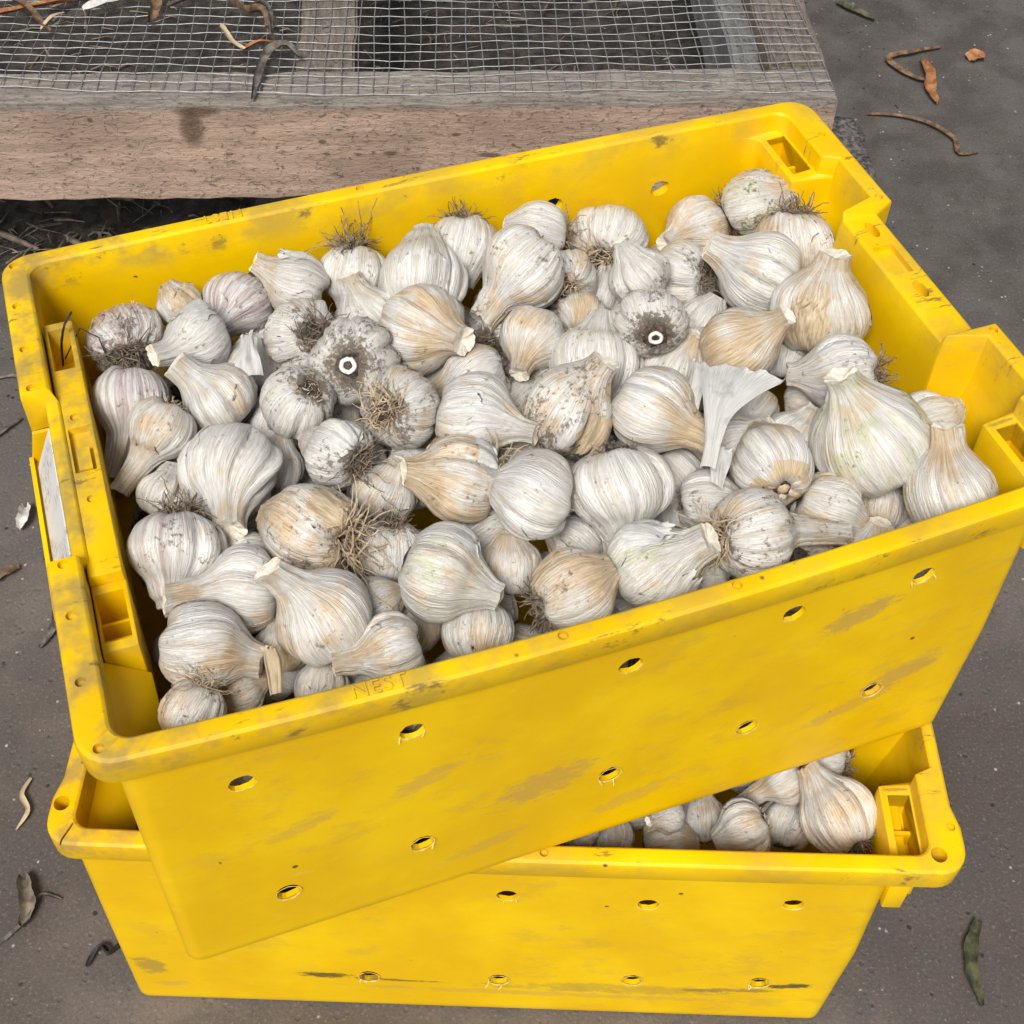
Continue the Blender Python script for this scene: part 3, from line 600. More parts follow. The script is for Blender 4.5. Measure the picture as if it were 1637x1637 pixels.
GU = [
(1, [-0.2698, 0.1561, 0.2547], 0.0281, [0.034, 0.98, -0.197], 1.3, 'b', 0.3, 0, 0.5, 0.9, 'purplish dirty garlic bulb with matted dark roots, leftmost of the back rows'),
(2, [-0.2174, 0.1273, 0.2644], 0.0268, [-0.873, -0.453, 0.181], 1.42, 'n', 0.1, 0, 0, 0.1, 'white garlic bulb with folded torn wrapper beside the purplish dirty bulb'),
(3, [-0.1792, 0.1763, 0.2483], 0.0271, [-0.557, -0.83, 0.021], 1.47, 'n', 0.1, 0, 0.55, 0.35, 'purple streaked garlic bulb with short pink stem by the back wall'),
(4, [-0.1295, 0.1733, 0.2585], 0.0261, [-0.797, 0.418, 0.435], 1.4, 'n', 0.35, 0, 0.1, 0.1, 'cream garlic bulb, papery stem pointing left, behind the purple bulb'),
(5, [-0.0812, 0.1797, 0.2509], 0.0266, [-0.209, -0.637, -0.742], 1.2, 'b', 0.3, 0, 0, 0.35, 'garlic bulb with wild straw roots on top against the back wall'),
(6, [-0.0317, 0.1456, 0.2616], 0.0342, [0.19, 0.865, 0.464], 1.25, 'n', 0.1, 0, 0, 0.05, 'clean wide white garlic bulb with stub stem upright near the back wall'),
(7, [0.0138, 0.1803, 0.2555], 0.0281, [-0.236, -0.717, -0.656], 1.2, 'b', 0.2, 0, 0, 0.25, 'garlic bulb with tufted brown root crown on top at mid back wall'),
(8, [-0.0507, 0.0864, 0.2674], 0.0328, [0.496, -0.815, 0.298], 1.42, 'n', 0.6, 0, 0, 0.05, 'tan streaked garlic bulb, round cut stem facing right, left of centre'),
(9, [0.0483, 0.1294, 0.2648], 0.0334, [-0.846, -0.389, -0.365], 1.6, 'n', 0.35, 0, 0, 0.45, 'large white garlic bulb with dirt on top and stem pointing down left'),
(10, [0.0824, 0.1826, 0.2524], 0.0243, [-0.923, 0.323, 0.208], 1.2, 'b', 0.05, 0, 0, 0.15, 'small white garlic bulb with roots to the right at the back wall'),
(11, [0.1475, 0.1788, 0.2254], 0.0336, [0.673, 0.739, -0.022], 1.2, 'b', 0.1, 0, 0, 0.3, 'garlic bulb with brown roots facing down left, next to the back wall'),
(12, [0.091, 0.1378, 0.2313], 0.0261, [0.356, 0.868, -0.346], 1.2, 'b', 0.3, 0, 0, 0.5, 'garlic bulb with grey root disc facing out, tucked behind the big dirty topped bulb'),
(13, [0.1361, 0.0957, 0.2606], 0.0253, [-0.326, 0.552, 0.768], 1.25, 'n', 0.1, 0, 0, 0.45, 'upright white garlic bulb with dirty underside and slim stem near the back'),
(14, [0.1867, 0.1157, 0.2291], 0.0284, [-0.598, 0.683, -0.42], 1.2, 'b', 0.15, 0, 0, 0.5, 'white garlic bulb with brown curly roots at its right side'),
(15, [0.23, 0.1784, 0.2203], 0.0265, [-0.938, -0.333, 0.092], 1.47, 'n', 0.6, 0, 0, 0.1, 'tan garlic bulb with stem end facing left below the vent hole'),
(16, [0.2802, 0.17, 0.2418], 0.0313, [0.678, -0.471, 0.565], 1.25, 'b', 0.4, 0.5, 0.1, 0.8, 'greenish garlic bulb with brown earthy top, highest in the back right corner'),
(17, [0.2821, 0.104, 0.2479], 0.0306, [-0.204, -0.623, -0.756], 1.2, 'b', 0.5, 0.1, 0, 0.35, 'tan garlic bulb with flat root crown below the highest corner bulb'),
(18, [0.2329, 0.0715, 0.2556], 0.0337, [-0.724, 0.586, 0.365], 1.35, 'n', 0.2, 0, 0, 0.05, 'big white garlic bulb with stem pointing up left near the right end'),
(19, [0.2559, 0.0127, 0.259], 0.0347, [0.189, 0.326, 0.926], 1.35, 'n', 0.65, 0.35, 0.1, 0.25, 'tan and green garlic bulb with thick stem beside the right handle'),
(20, [0.1734, -0.0106, 0.2675], 0.0301, [0.572, -0.256, 0.779], 1.47, 'n', 0.75, 0.1, 0, 0.05, 'golden tan garlic bulb with cut stem pointing up right'),
(21, [0.2382, -0.0556, 0.2592], 0.0294, [-0.901, 0.418, -0.119], 1.35, 'b', 0.2, 0, 0, 0.25, 'white garlic bulb lying sideways with roots touching the right wall'),
(22, [0.2263, -0.1185, 0.2599], 0.0399, [-0.263, 0.45, 0.854], 1.37, 's', 0.25, 0.5, 0, 0.0, 'largest garlic bulb, green tinted with a short upright stem, front right'),
(23, [0.2933, -0.0988, 0.2309], 0.0247, [0.972, 0.15, 0.18], 1.2, 'n', 0.05, 0, 0, 0.1, 'plain white garlic bulb half hidden behind the largest green tinted bulb'),
(24, [0.255, -0.1781, 0.254], 0.0318, [0.138, 0.568, 0.812], 1.45, 'n', 0.55, 0, 0.1, 0.1, 'tan garlic bulb with tall straight stem in the front right corner'),
(25, [0.144, -0.123, 0.2652], 0.0283, [0.156, 0.987, -0.028], 1.2, 'o', 0.45, 0.1, 0, 0.1, 'garlic bulb with split open base showing orange edged cloves'),
(26, [0.1446, -0.0768, 0.2377], 0.0241, [0.709, -0.202, 0.676], 1.2, 'n', 0.1, 0, 0, 0.05, 'white garlic bulb under the loose fan of papery skin'),
(27, [0.1879, -0.0834, 0.2375], 0.0215, [0.643, 0.391, 0.658], 1.2, 'n', 0.1, 0, 0, 0.2, 'small white garlic bulb between the split bulb and the largest bulb'),
(28, [0.0972, -0.1205, 0.239], 0.0232, [0.931, -0.36, 0.059], 1.1, 's', 0.1, 0, 0, 0.2, 'white garlic bulb with tiny roots left of the split open bulb'),
(29, [0.1031, -0.1698, 0.2606], 0.0298, [0.987, -0.034, -0.158], 2.3, 'b', 0.3, 0, 0, 0.55, 'garlic bulb with dark roots facing front and long pale stem to the right'),
(30, [0.1798, -0.1485, 0.2327], 0.0269, [0.698, -0.658, -0.283], 1.1, 'n', 0.5, 0, 0, 0.05, 'tan garlic bulb with loose skin lying behind the long pale stem'),
(31, [0.083, -0.0502, 0.2679], 0.0311, [0.599, -0.8, -0.027], 1.5, 'n', 0.55, 0.2, 0, 0.0, 'teardrop white garlic bulb with orange streaked stem pointing down right'),
(32, [0.0725, 0.0277, 0.2434], 0.0349, [0.436, 0.719, 0.541], 1.15, 'n', 0.15, 0.3, 0, 0.15, 'pale green white garlic bulb with torn underside at the centre'),
(33, [0.0231, -0.03, 0.2695], 0.0328, [0.601, 0.156, 0.784], 1.4, 'b', 0.5, 0, 0, 0.95, 'heavily soiled garlic bulb with bent tan stem at the centre'),
(34, [0.0328, 0.0653, 0.2495], 0.0245, [-0.61, -0.779, -0.149], 1.57, 'n', 0.4, 0, 0, 0.1, 'cream garlic bulb with white stem end pointing down towards the soiled bulb'),
(35, [0.0856, 0.0872, 0.233], 0.0213, [-0.478, -0.792, 0.379], 1.42, 'n', 0.75, 0, 0, 0.3, 'small brownish garlic bulb with stem end facing out near the centre back'),
(36, [0.1142, 0.0234, 0.2802], 0.0263, [0.319, 0.922, -0.219], 1.2, 'c', 0.2, 0, 0.2, 1.0, 'brown stained garlic bulb showing a hollow white cut ring'),
(37, [0.1254, 0.132, 0.2087], 0.0191, [0.213, 0.647, 0.732], 1.3, 'n', 0.1, 0, 0, 0.1, 'small shaded garlic bulb with stem upright between two root crowned bulbs'),
(38, [0.186, 0.0713, 0.2135], 0.0228, [0.638, 0.361, 0.68], 1.1, 'n', 0.3, 0, 0, 0.1, 'half hidden white garlic bulb left of the golden tan bulb'),
(39, [0.1325, 0.009, 0.2385], 0.0253, [0.484, 0.2, 0.852], 1.2, 'n', 0.35, 0.35, 0, 0.05, 'yellow green tinged garlic bulb behind the teardrop bulb'),
(40, [-0.0209, 0.0425, 0.2451], 0.0259, [-0.967, 0.068, -0.245], 1.2, 's', 0.35, 0, 0, 0.2, 'ribbed garlic bulb with dirty right end left of the centre'),
(41, [0.0434, 0.0557, 0.2082], 0.023, [-0.697, 0.647, 0.31], 1.1, 'n', 0.45, 0, 0, 0.3, 'tan garlic bulb wedged above the heavily soiled bulb'),
(42, [0.0155, 0.1077, 0.2168], 0.0214, [0.544, 0.786, -0.294], 1.1, 'b', 0.2, 0, 0, 0.9, 'shaded garlic bulb with dark roots right of the tan streaked bulb'),
(43, [-0.0903, 0.0077, 0.2681], 0.0292, [0.657, 0.402, -0.637], 1.2, 'b', 0.35, 0, 0, 0.7, 'garlic bulb with round brown root disc facing left, below the hollow cored bulb'),
(44, [-0.0419, -0.0153, 0.2675], 0.0291, [0.745, -0.664, 0.069], 1.6, 'n', 0.15, 0.3, 0, 0.05, 'greenish white garlic bulb with long stem pointing right'),
(45, [-0.1111, 0.0664, 0.2695], 0.031, [0.323, 0.733, -0.599], 1.2, 'c', 0.2, 0, 0, 0.8, 'garlic bulb facing out with white cut core ringed by black dirt'),
(46, [-0.1414, 0.1115, 0.2596], 0.029, [-0.357, 0.621, -0.698], 1.2, 'b', 0.2, 0.1, 0, 0.7, 'dusty garlic bulb with grey brown roots beside the white cored bulb'),
(47, [-0.0812, 0.1304, 0.2443], 0.025, [-0.174, 0.647, 0.742], 1.5, 'n', 0.4, 0, 0, 0.1, 'garlic bulb with tan stem rising behind the white cored bulb'),
(48, [-0.1602, 0.0401, 0.2661], 0.0266, [-0.467, 0.262, -0.844], 1.2, 's', 0.15, 0, 0, 0.55, 'white garlic bulb with trimmed roots below the dusty bulb'),
(49, [-0.1452, -0.017, 0.2665], 0.0257, [-0.559, 0.814, -0.159], 1.2, 'b', 0.05, 0, 0, 0.65, 'bright white garlic bulb with brown root ball to the right'),
(50, [-0.2131, 0.0685, 0.2569], 0.0287, [-0.599, 0.503, 0.623], 1.45, 'n', 0.25, 0, 0, 0.0, 'smooth cream garlic bulb with long neck pointing up left'),
(51, [-0.2753, 0.0948, 0.2535], 0.027, [-0.36, -0.754, -0.549], 2.1, 'n', 0.1, 0, 0.5, 0.45, 'grey purple garlic bulb with long straight stem along the left ledge'),
(52, [-0.2592, 0.0501, 0.2618], 0.0253, [-0.65, -0.545, -0.53], 2.0, 's', 0.4, 0, 0, 0.15, 'slim cream garlic bulb with curly roots above and stem pointing down'),
(53, [-0.2205, -0.0059, 0.2621], 0.0334, [-0.321, -0.947, 0.008], 1.47, 'n', 0.2, 0, 0, 0.0, 'broad white garlic bulb with cut stem facing down near the left ledge'),
(54, [-0.1853, 0.013, 0.2348], 0.0192, [0.402, 0.666, 0.628], 1.1, 'n', 0.1, 0, 0, 0.05, 'small garlic bulb peeping out right of the broad white bulb'),
(55, [-0.1844, 0.1154, 0.2359], 0.0224, [0.389, 0.631, 0.671], 1.1, 'n', 0.1, 0, 0, 0.15, 'papery garlic bulb behind the smooth long necked bulb'),
(56, [-0.2686, -0.0588, 0.2583], 0.0312, [-0.332, -0.829, -0.45], 1.2, 'b', 0.3, 0, 0.3, 0.5, 'garlic bulb with dark veins and root crown on top at the left'),
(57, [-0.233, -0.1038, 0.2556], 0.0284, [-0.974, 0.154, 0.165], 1.7, 'n', 0.35, 0, 0, 0.0, 'plump garlic bulb with thick stem pointing left below the dark veined bulb'),
(58, [-0.2671, -0.1419, 0.2625], 0.0277, [0.884, -0.432, -0.178], 1.35, 'n', 0.45, 0, 0.15, 0.05, 'pinkish cream garlic bulb with stem to the right in the front left'),
(59, [-0.1783, -0.0753, 0.2631], 0.0339, [-0.717, 0.678, -0.161], 1.1, 'b', 0.7, 0, 0.1, 0.6, 'large tan garlic bulb with dark root disc and ragged skin flaps'),
(60, [-0.1877, -0.1431, 0.2624], 0.0306, [-0.483, 0.386, 0.786], 1.57, 'n', 0.4, 0.05, 0, 0.1, 'large garlic bulb with folded neck and cut stem pointing up left'),
(61, [-0.1532, -0.1794, 0.2571], 0.0223, [-0.999, 0.031, -0.034], 1.65, 'n', 0.35, 0.05, 0, 0.0, 'teardrop garlic bulb with stem pointing left above the front rim'),
(62, [-0.1082, -0.1398, 0.268], 0.0312, [0.775, -0.625, -0.099], 1.3, 'n', 0.3, 0.45, 0, 0.0, 'big green tinted garlic bulb with stub of dry stem to the right'),
(63, [-0.1295, -0.0899, 0.2404], 0.0224, [-0.284, -0.548, -0.787], 1.5, 'b', 0.1, 0, 0.2, 0.8, 'dirty grey garlic bulb squeezed between two larger bulbs'),
(64, [-0.1177, -0.0433, 0.2427], 0.0231, [0.47, 0.343, 0.813], 1.1, 'n', 0.35, 0.1, 0, 0.1, 'garlic bulb with clove bulges left of the veined tan bulb'),
(65, [-0.0692, -0.0627, 0.2609], 0.0308, [-0.961, 0.172, 0.218], 1.25, 'b', 0.75, 0.1, 0.1, 0.45, 'brown veined tan garlic bulb with wiry roots and curled neck'),
(66, [-0.0288, -0.1051, 0.276], 0.0282, [-0.843, 0.522, 0.129], 1.1, 's', 0.1, 0, 0, 0.1, 'clean silky white garlic bulb with clove ribs in the middle front'),
(67, [0.0331, -0.107, 0.2652], 0.034, [-0.128, -0.77, -0.625], 1.3, 's', 0.1, 0, 0, 0.3, 'large bright white garlic bulb hanging stem down with dark root edge'),
(68, [-0.0553, -0.1278, 0.2373], 0.0223, [0.211, 0.651, 0.729], 1.1, 'n', 0.4, 0, 0, 0.25, 'dull grey garlic bulb behind the big green tinted bulb'),
(69, [0.004, -0.1108, 0.217], 0.0223, [-0.681, 0.688, 0.252], 1.1, 's', 0.4, 0, 0, 0.6, 'shaded dirty garlic bulb under the clean silky bulb'),
(70, [-0.0284, -0.174, 0.259], 0.0272, [0.954, 0.122, 0.273], 1.1, 'b', 0.65, 0, 0, 0.35, 'orange tinted garlic bulb with banded cloves at the front rim'),
(71, [0.0325, -0.1729, 0.2562], 0.031, [0.675, -0.231, 0.701], 1.42, 'n', 0.25, 0.55, 0, 0.0, 'pale green crumpled garlic bulb with frayed neck at the front rim'),
(72, [-0.0894, -0.1652, 0.2269], 0.0242, [0.29, 0.863, 0.412], 1.1, 'n', 0.55, 0, 0, 0.1, 'tan garlic bulb below the big green tinted bulb at the front rim'),
(73, [-0.2493, -0.1583, 0.2277], 0.0177, [0.968, 0.191, 0.164], 1.1, 'n', 0.6, 0, 0, 0.05, 'small brownish garlic bulb at the front left rim'),
(74, [-0.2816, -0.182, 0.2558], 0.0192, [-0.583, -0.681, -0.442], 1.2, 'b', 0.5, 0, 0, 0.5, 'garlic bulb with spidery roots lowest in the front left corner'),
(76, [-0.1992, -0.1728, 0.2264], 0.0162, [0.268, 0.801, 0.536], 1.1, 'n', 0.5, 0, 0, 0.05, 'tan garlic bulb barely showing over the front rim left of centre'),
(79, [0.2324, -0.1426, 0.2068], 0.0194, [0.245, 0.737, 0.629], 1.1, 'n', 0.3, 0, 0, 0.2, 'shaded garlic bulb in the gap below the largest bulb'),
(80, [-0.2228, 0.1817, 0.2545], 0.0189, [-0.302, 0.655, 0.693], 1.1, 'n', 0.55, 0, 0, 0.3, 'small tan garlic bulb with scrap of dark skin at the left back wall'),
(81, [-0.1512, -0.128, 0.2369], 0.0193, [0.995, 0.096, 0.01], 1.1, 'n', 0.4, 0, 0, 0.1, 'garlic bulb tucked right of the bulb with folded neck'),
(82, [-0.2655, 0.0081, 0.2377], 0.0205, [0.407, 0.686, 0.603], 1.1, 'n', 0.2, 0, 0.1, 0.05, 'pale garlic bulb under the slim cream bulb stem'),
(83, [0.0925, -0.0762, 0.2184], 0.0214, [0.247, -0.827, -0.504], 1.3, 'n', 0.1, 0, 0, 0.1, 'small white garlic bulb right of the stem down white bulb'),
(85, [0.2219, -0.0377, 0.2135], 0.0186, [0.877, -0.451, 0.165], 1.1, 'n', 0.4, 0, 0, 0.2, 'shaded tan garlic bulb under the sideways bulb stem'),
(86, [0.2316, 0.0124, 0.2124], 0.0202, [0.353, 0.835, 0.422], 1.1, 's', 0.05, 0, 0, 0.25, 'small white garlic bulb right of the golden tan stem'),
(87, [-0.2157, -0.0177, 0.2142], 0.0171, [0.967, -0.23, -0.11], 1.1, 'n', 0.4, 0, 0, 0.2, 'shaded garlic bulb under the broad white bulb stem'),
(88, [-0.0405, 0.0796, 0.2185], 0.0198, [0.225, 0.682, 0.695], 1.1, 'b', 0.2, 0, 0, 0.8, 'dark garlic bulb in the gap under the tan streaked bulb'),
(89, [-0.2187, -0.1388, 0.2313], 0.0172, [0.264, 0.789, 0.555], 1.1, 'n', 0.6, 0, 0.1, 0.05, 'tan garlic bulb with stem skin between the pinkish and folded neck bulbs'),
]
GL = [
(1, [0.2686, -0.1529, 0.2457], 0.0314, [-0.568, 0.717, 0.404], 1.35, 'b', 0.45, 0, 0, 0.2, 'large garlic bulb with roots down in the right corner of the lower crate'),
(2, [0.2367, -0.1383, 0.1986], 0.0241, [0.17, 0.929, 0.33], 1.1, 'n', 0.35, 0, 0, 0.05, 'ribbed garlic bulb left of the large one in the lower crate'),
(3, [0.1947, -0.1631, 0.235], 0.0233, [-0.916, -0.26, -0.304], 1.1, 's', 0.5, 0, 0, 0.15, 'garlic bulb with roots to the left at the lower crate rim'),
(4, [0.2315, -0.1176, 0.2357], 0.0208, [-0.89, -0.352, -0.291], 2.9, 'n', 0.3, 0, 0, 0.0, 'white garlic bulb with long stem lying left under the upper crate'),
(5, [0.2703, -0.0991, 0.2349], 0.0189, [-0.878, 0.45, -0.163], 1.1, 'b', 0.2, 0, 0, 0.1, 'small garlic bulb with pale wispy roots farthest back in the lower crate'),
(6, [0.1314, -0.1586, 0.2453], 0.0151, [-0.779, -0.514, 0.359], 1.32, 'n', 0.5, 0, 0, 0.1, 'garlic bulb with pinkish stem end under the edge of the upper crate'),
(7, [0.1332, -0.1657, 0.2105], 0.0236, [0.993, -0.024, 0.114], 1.1, 'n', 0.6, 0, 0, 0.2, 'shaded brownish garlic bulb at the lower crate front rim'),
(8, [0.0862, -0.161, 0.211], 0.0216, [-0.031, 0.889, 0.456], 1.1, 'n', 0.6, 0, 0, 0.2, 'darkest garlic bulb under the upper crate, leftmost at the lower rim'),
(9, [0.165, -0.1372, 0.2009], 0.023, [-0.031, 0.885, 0.465], 1.1, 's', 0.3, 0, 0, 0.4, 'shaded garlic bulb between the pink stemmed and rooted bulbs of the lower crate'),
]
FU = [
([-0.1473,0.1129,0.1977],0.0237,[0.056,0.339,0.939]),
([0.2545,-0.0758,0.207],0.023,[0.267,0.522,0.81]),
([0.0413,-0.0104,0.1958],0.0301,[0.747,-0.661,-0.071]),
([0.1268,0.0825,0.2156],0.0254,[0.896,-0.432,0.102]),
([-0.1709,-0.1072,0.1837],0.0237,[-0.65,0.749,0.132]),
([-0.1146,-0.0027,0.1902],0.024,[-0.556,0.733,-0.393]),
([-0.2436,0.0656,0.2053],0.0286,[0.238,-0.833,0.5]),
([-0.0685,0.1514,0.205],0.0261,[0.266,0.012,0.964]),
([0.0348,-0.0677,0.2016],0.0251,[0.083,0.996,0.034]),
([-0.2242,-0.1207,0.1974],0.0287,[0.389,0.006,-0.921]),
([-0.1929,0.0134,0.1846],0.031,[-0.777,0.572,-0.262]),
([0.0441,-0.1223,0.1901],0.0234,[-0.735,0.654,-0.18]),
([0.1833,-0.0972,0.193],0.0263,[-0.059,0.401,-0.914]),
([-0.1307,0.0753,0.2141],0.0262,[0.491,-0.79,-0.366]),
([0.1393,-0.0018,0.1924],0.026,[-0.543,0.773,-0.328]),
([0.2456,-0.1831,0.2013],0.0275,[-0.724,-0.449,-0.524]),
([-0.0145,-0.1719,0.1956],0.0293,[-0.478,0.827,-0.295]),
([0.1143,-0.1563,0.1806],0.0259,[0.546,-0.74,0.391]),
([-0.0566,-0.0831,0.212],0.0302,[0.986,0.168,0.011]),
([-0.2647,0.1133,0.1993],0.0288,[-0.856,-0.501,0.127]),
([-0.1634,-0.0308,0.1944],0.0301,[-0.562,-0.268,0.783]),
([-0.195,-0.182,0.1772],0.0245,[-0.415,0.448,0.792]),
([-0.0232,0.1114,0.1896],0.03,[0.572,-0.642,-0.51]),
([-0.0032,0.1591,0.1791],0.0245,[0.649,-0.746,0.148]),
([0.1791,-0.0315,0.2164],0.0232,[-0.669,-0.713,-0.211]),
([0.0779,-0.1684,0.2101],0.0248,[-0.746,0.578,-0.33]),
([-0.1441,0.0391,0.1942],0.024,[0.575,-0.807,-0.134]),
([-0.0883,0.1125,0.181],0.0254,[0.466,0.192,0.864]),
([-0.2461,0.1674,0.1806],0.0232,[-0.598,0.669,-0.441]),
([-0.2131,0.1057,0.2057],0.0234,[0.858,0.139,-0.495]),
([-0.06,0.027,0.204],0.0271,[-0.315,0.059,0.947]),
([-0.2522,-0.0464,0.1838],0.026,[-0.896,0.031,0.443]),
([0.1487,0.0514,0.1799],0.0272,[0.249,0.415,0.875]),
([0.1617,0.1406,0.177],0.0239,[-0.293,0.949,0.12]),
([0.2452,0.0787,0.1921],0.0242,[-0.635,-0.187,-0.749]),
([-0.1202,-0.1244,0.2057],0.0252,[0.344,-0.125,0.931]),
([-0.0467,-0.027,0.2068],0.023,[0.116,0.046,-0.992]),
([0.087,0.1651,0.1939],0.026,[0.838,0.541,0.075]),
([0.049,-0.1806,0.1805],0.0241,[0.879,-0.129,-0.458]),
([-0.1717,0.1801,0.1773],0.0303,[0.702,-0.712,0.016]),
([0.2324,0.1409,0.2011],0.0236,[-0.167,0.909,-0.382]),
([-0.2035,-0.0771,0.1893],0.0232,[0.511,0.821,0.255]),
([-0.027,0.0546,0.186],0.0277,[-0.225,0.769,-0.598]),
([0.0157,0.0282,0.2125],0.0234,[-0.85,-0.464,-0.248]),
([-0.2688,0.0342,0.177],0.0287,[0.763,0.313,-0.566]),
([0.0418,0.1515,0.1959],0.0292,[0.068,0.672,-0.737]),
([-0.2559,-0.1803,0.1777],0.0302,[-0.494,0.794,0.354]),
([-0.1073,-0.0736,0.1929],0.0267,[-0.795,-0.598,0.099]),
([-0.0865,0.078,0.216],0.0248,[0.27,-0.405,0.873]),
([0.0876,-0.0007,0.1841],0.0246,[0.651,0.224,0.725]),
([0.0812,-0.0268,0.2217],0.0237,[0.904,0.205,-0.374]),
([-0.123,0.1871,0.2005],0.0233,[0.481,-0.876,-0.034]),
([0.189,0.0145,0.1866],0.0296,[0.464,0.503,0.729]),
([-0.1474,-0.1551,0.1753],0.0261,[-0.647,0.206,0.734]),
([-0.1796,-0.1432,0.2049],0.0266,[0.793,0.596,-0.125]),
([0.1235,-0.0447,0.21],0.029,[-0.349,-0.933,0.086]),
([-0.0029,-0.0213,0.2181],0.0254,[0.263,0.348,0.9]),
([0.2024,-0.1844,0.2141],0.0234,[0.182,0.355,0.917]),
([0.0916,0.0615,0.2027],0.0258,[-0.543,-0.73,0.414]),
([-0.0612,-0.1692,0.1867],0.0264,[0.861,-0.437,-0.261]),
([0.1632,0.0988,0.1754],0.0244,[0.091,-0.9,0.426]),
([0.0868,-0.1143,0.1974],0.0266,[0.527,0.727,-0.44]),
([-0.2751,-0.0858,0.1834],0.0231,[0.08,0.961,0.264]),
([-0.2681,-0.1323,0.1737],0.0272,[-0.9,0.436,0.022]),
([0.1677,-0.1495,0.187],0.0282,[-0.628,-0.733,-0.259]),
([-0.0086,-0.1111,0.1803],0.0239,[0.708,0.377,0.597]),
([-0.1275,0.0135,0.2275],0.025,[0.612,-0.79,0.033]),
([0.2659,-0.0084,0.1772],0.0239,[0.217,0.975,-0.042]),
([0.2107,0.1803,0.1739],0.0281,[0.995,-0.045,0.088]),
([0.2579,0.1675,0.1683],0.0293,[-0.432,0.878,-0.206]),
([-0.1152,0.1452,0.1962],0.0269,[0.707,0.082,0.702]),
([0.1322,0.1766,0.167],0.0233,[0.529,-0.468,-0.708]),
([0.2185,-0.0681,0.1766],0.0263,[-0.957,-0.278,-0.082]),
([-0.1528,-0.1792,0.2148],0.0276,[0.37,-0.92,-0.131]),
([-0.0773,-0.1207,0.1826],0.0264,[0.913,-0.253,0.321]),
([-0.2141,0.1805,0.2103],0.025,[-0.135,-0.198,0.971]),
([0.0812,0.1141,0.1865],0.0265,[-0.805,0.304,-0.51]),
([-0.1628,-0.0764,0.2154],0.0243,[-0.098,0.977,-0.189]),
([0.2065,0.0962,0.1778],0.025,[0.937,-0.223,0.267]),
([-0.2024,0.0709,0.184],0.0241,[-0.912,0.197,0.359]),
([-0.0378,0.182,0.1744],0.0247,[-0.03,0.716,-0.698]),
([0.2413,-0.117,0.1761],0.0241,[-0.049,0.542,-0.839]),
([0.1628,-0.0565,0.1875],0.0261,[0.539,0.663,-0.519]),
([0.1462,-0.1825,0.2135],0.0258,[0.464,-0.208,-0.861]),
([-0.1881,0.1322,0.1849],0.0243,[0.71,-0.691,-0.136]),
([0.1438,-0.108,0.2128],0.0232,[0.724,-0.163,0.67]),
([-0.0898,-0.0184,0.2203],0.0254,[-0.264,0.429,0.864]),
([0.0269,-0.1431,0.2204],0.0232,[0.138,-0.974,-0.18]),
([0.2613,-0.1226,0.2154],0.0232,[0.959,0.1,0.264]),
([-0.224,-0.0629,0.2232],0.0265,[-0.961,-0.263,0.084]),
([-0.0073,-0.0668,0.213],0.0231,[0.213,-0.303,-0.929]),
([-0.2602,-0.0906,0.2193],0.0232,[-0.204,0.83,0.52]),
([-0.1768,0.061,0.2266],0.0234,[-0.52,-0.578,-0.629]),
([-0.1059,-0.1776,0.1849],0.0277,[-0.199,0.211,-0.957]),
([0.2586,0.0362,0.206],0.023,[0.349,-0.93,-0.113]),
([-0.2294,0.0192,0.2174],0.0247,[0.77,0.048,0.636]),
([0.2121,-0.1834,0.1737],0.024,[-0.846,-0.42,0.327]),
([0.0306,0.0952,0.1811],0.0263,[0.887,0.162,-0.431]),
([-0.1507,0.1623,0.2161],0.0232,[-0.625,0.144,-0.767]),
([-0.0339,0.1829,0.2197],0.0255,[-0.775,-0.397,0.492]),
([0.1198,-0.0844,0.1822],0.0263,[0.781,0.175,0.6]),
([-0.103,0.0424,0.1978],0.0232,[-0.322,-0.246,0.914]),
([0.2552,0.1149,0.1649],0.0281,[0.735,-0.096,-0.672]),
([-0.0889,0.1822,0.1783],0.0233,[0.157,0.599,0.785]),
([0.1616,0.0344,0.2173],0.0235,[-0.208,0.904,0.374]),
([0.1225,0.1045,0.1777],0.0241,[-0.229,0.545,0.807]),
([0.2225,0.0463,0.1824],0.0233,[-0.701,0.449,0.554]),
([-0.2749,-0.0102,0.1793],0.0232,[-0.311,-0.95,0.04]),
([0.0787,-0.0508,0.1855],0.0259,[0.281,-0.939,0.201]),
([0.2568,-0.0301,0.2147],0.0237,[-0.168,-0.2,-0.965]),
]
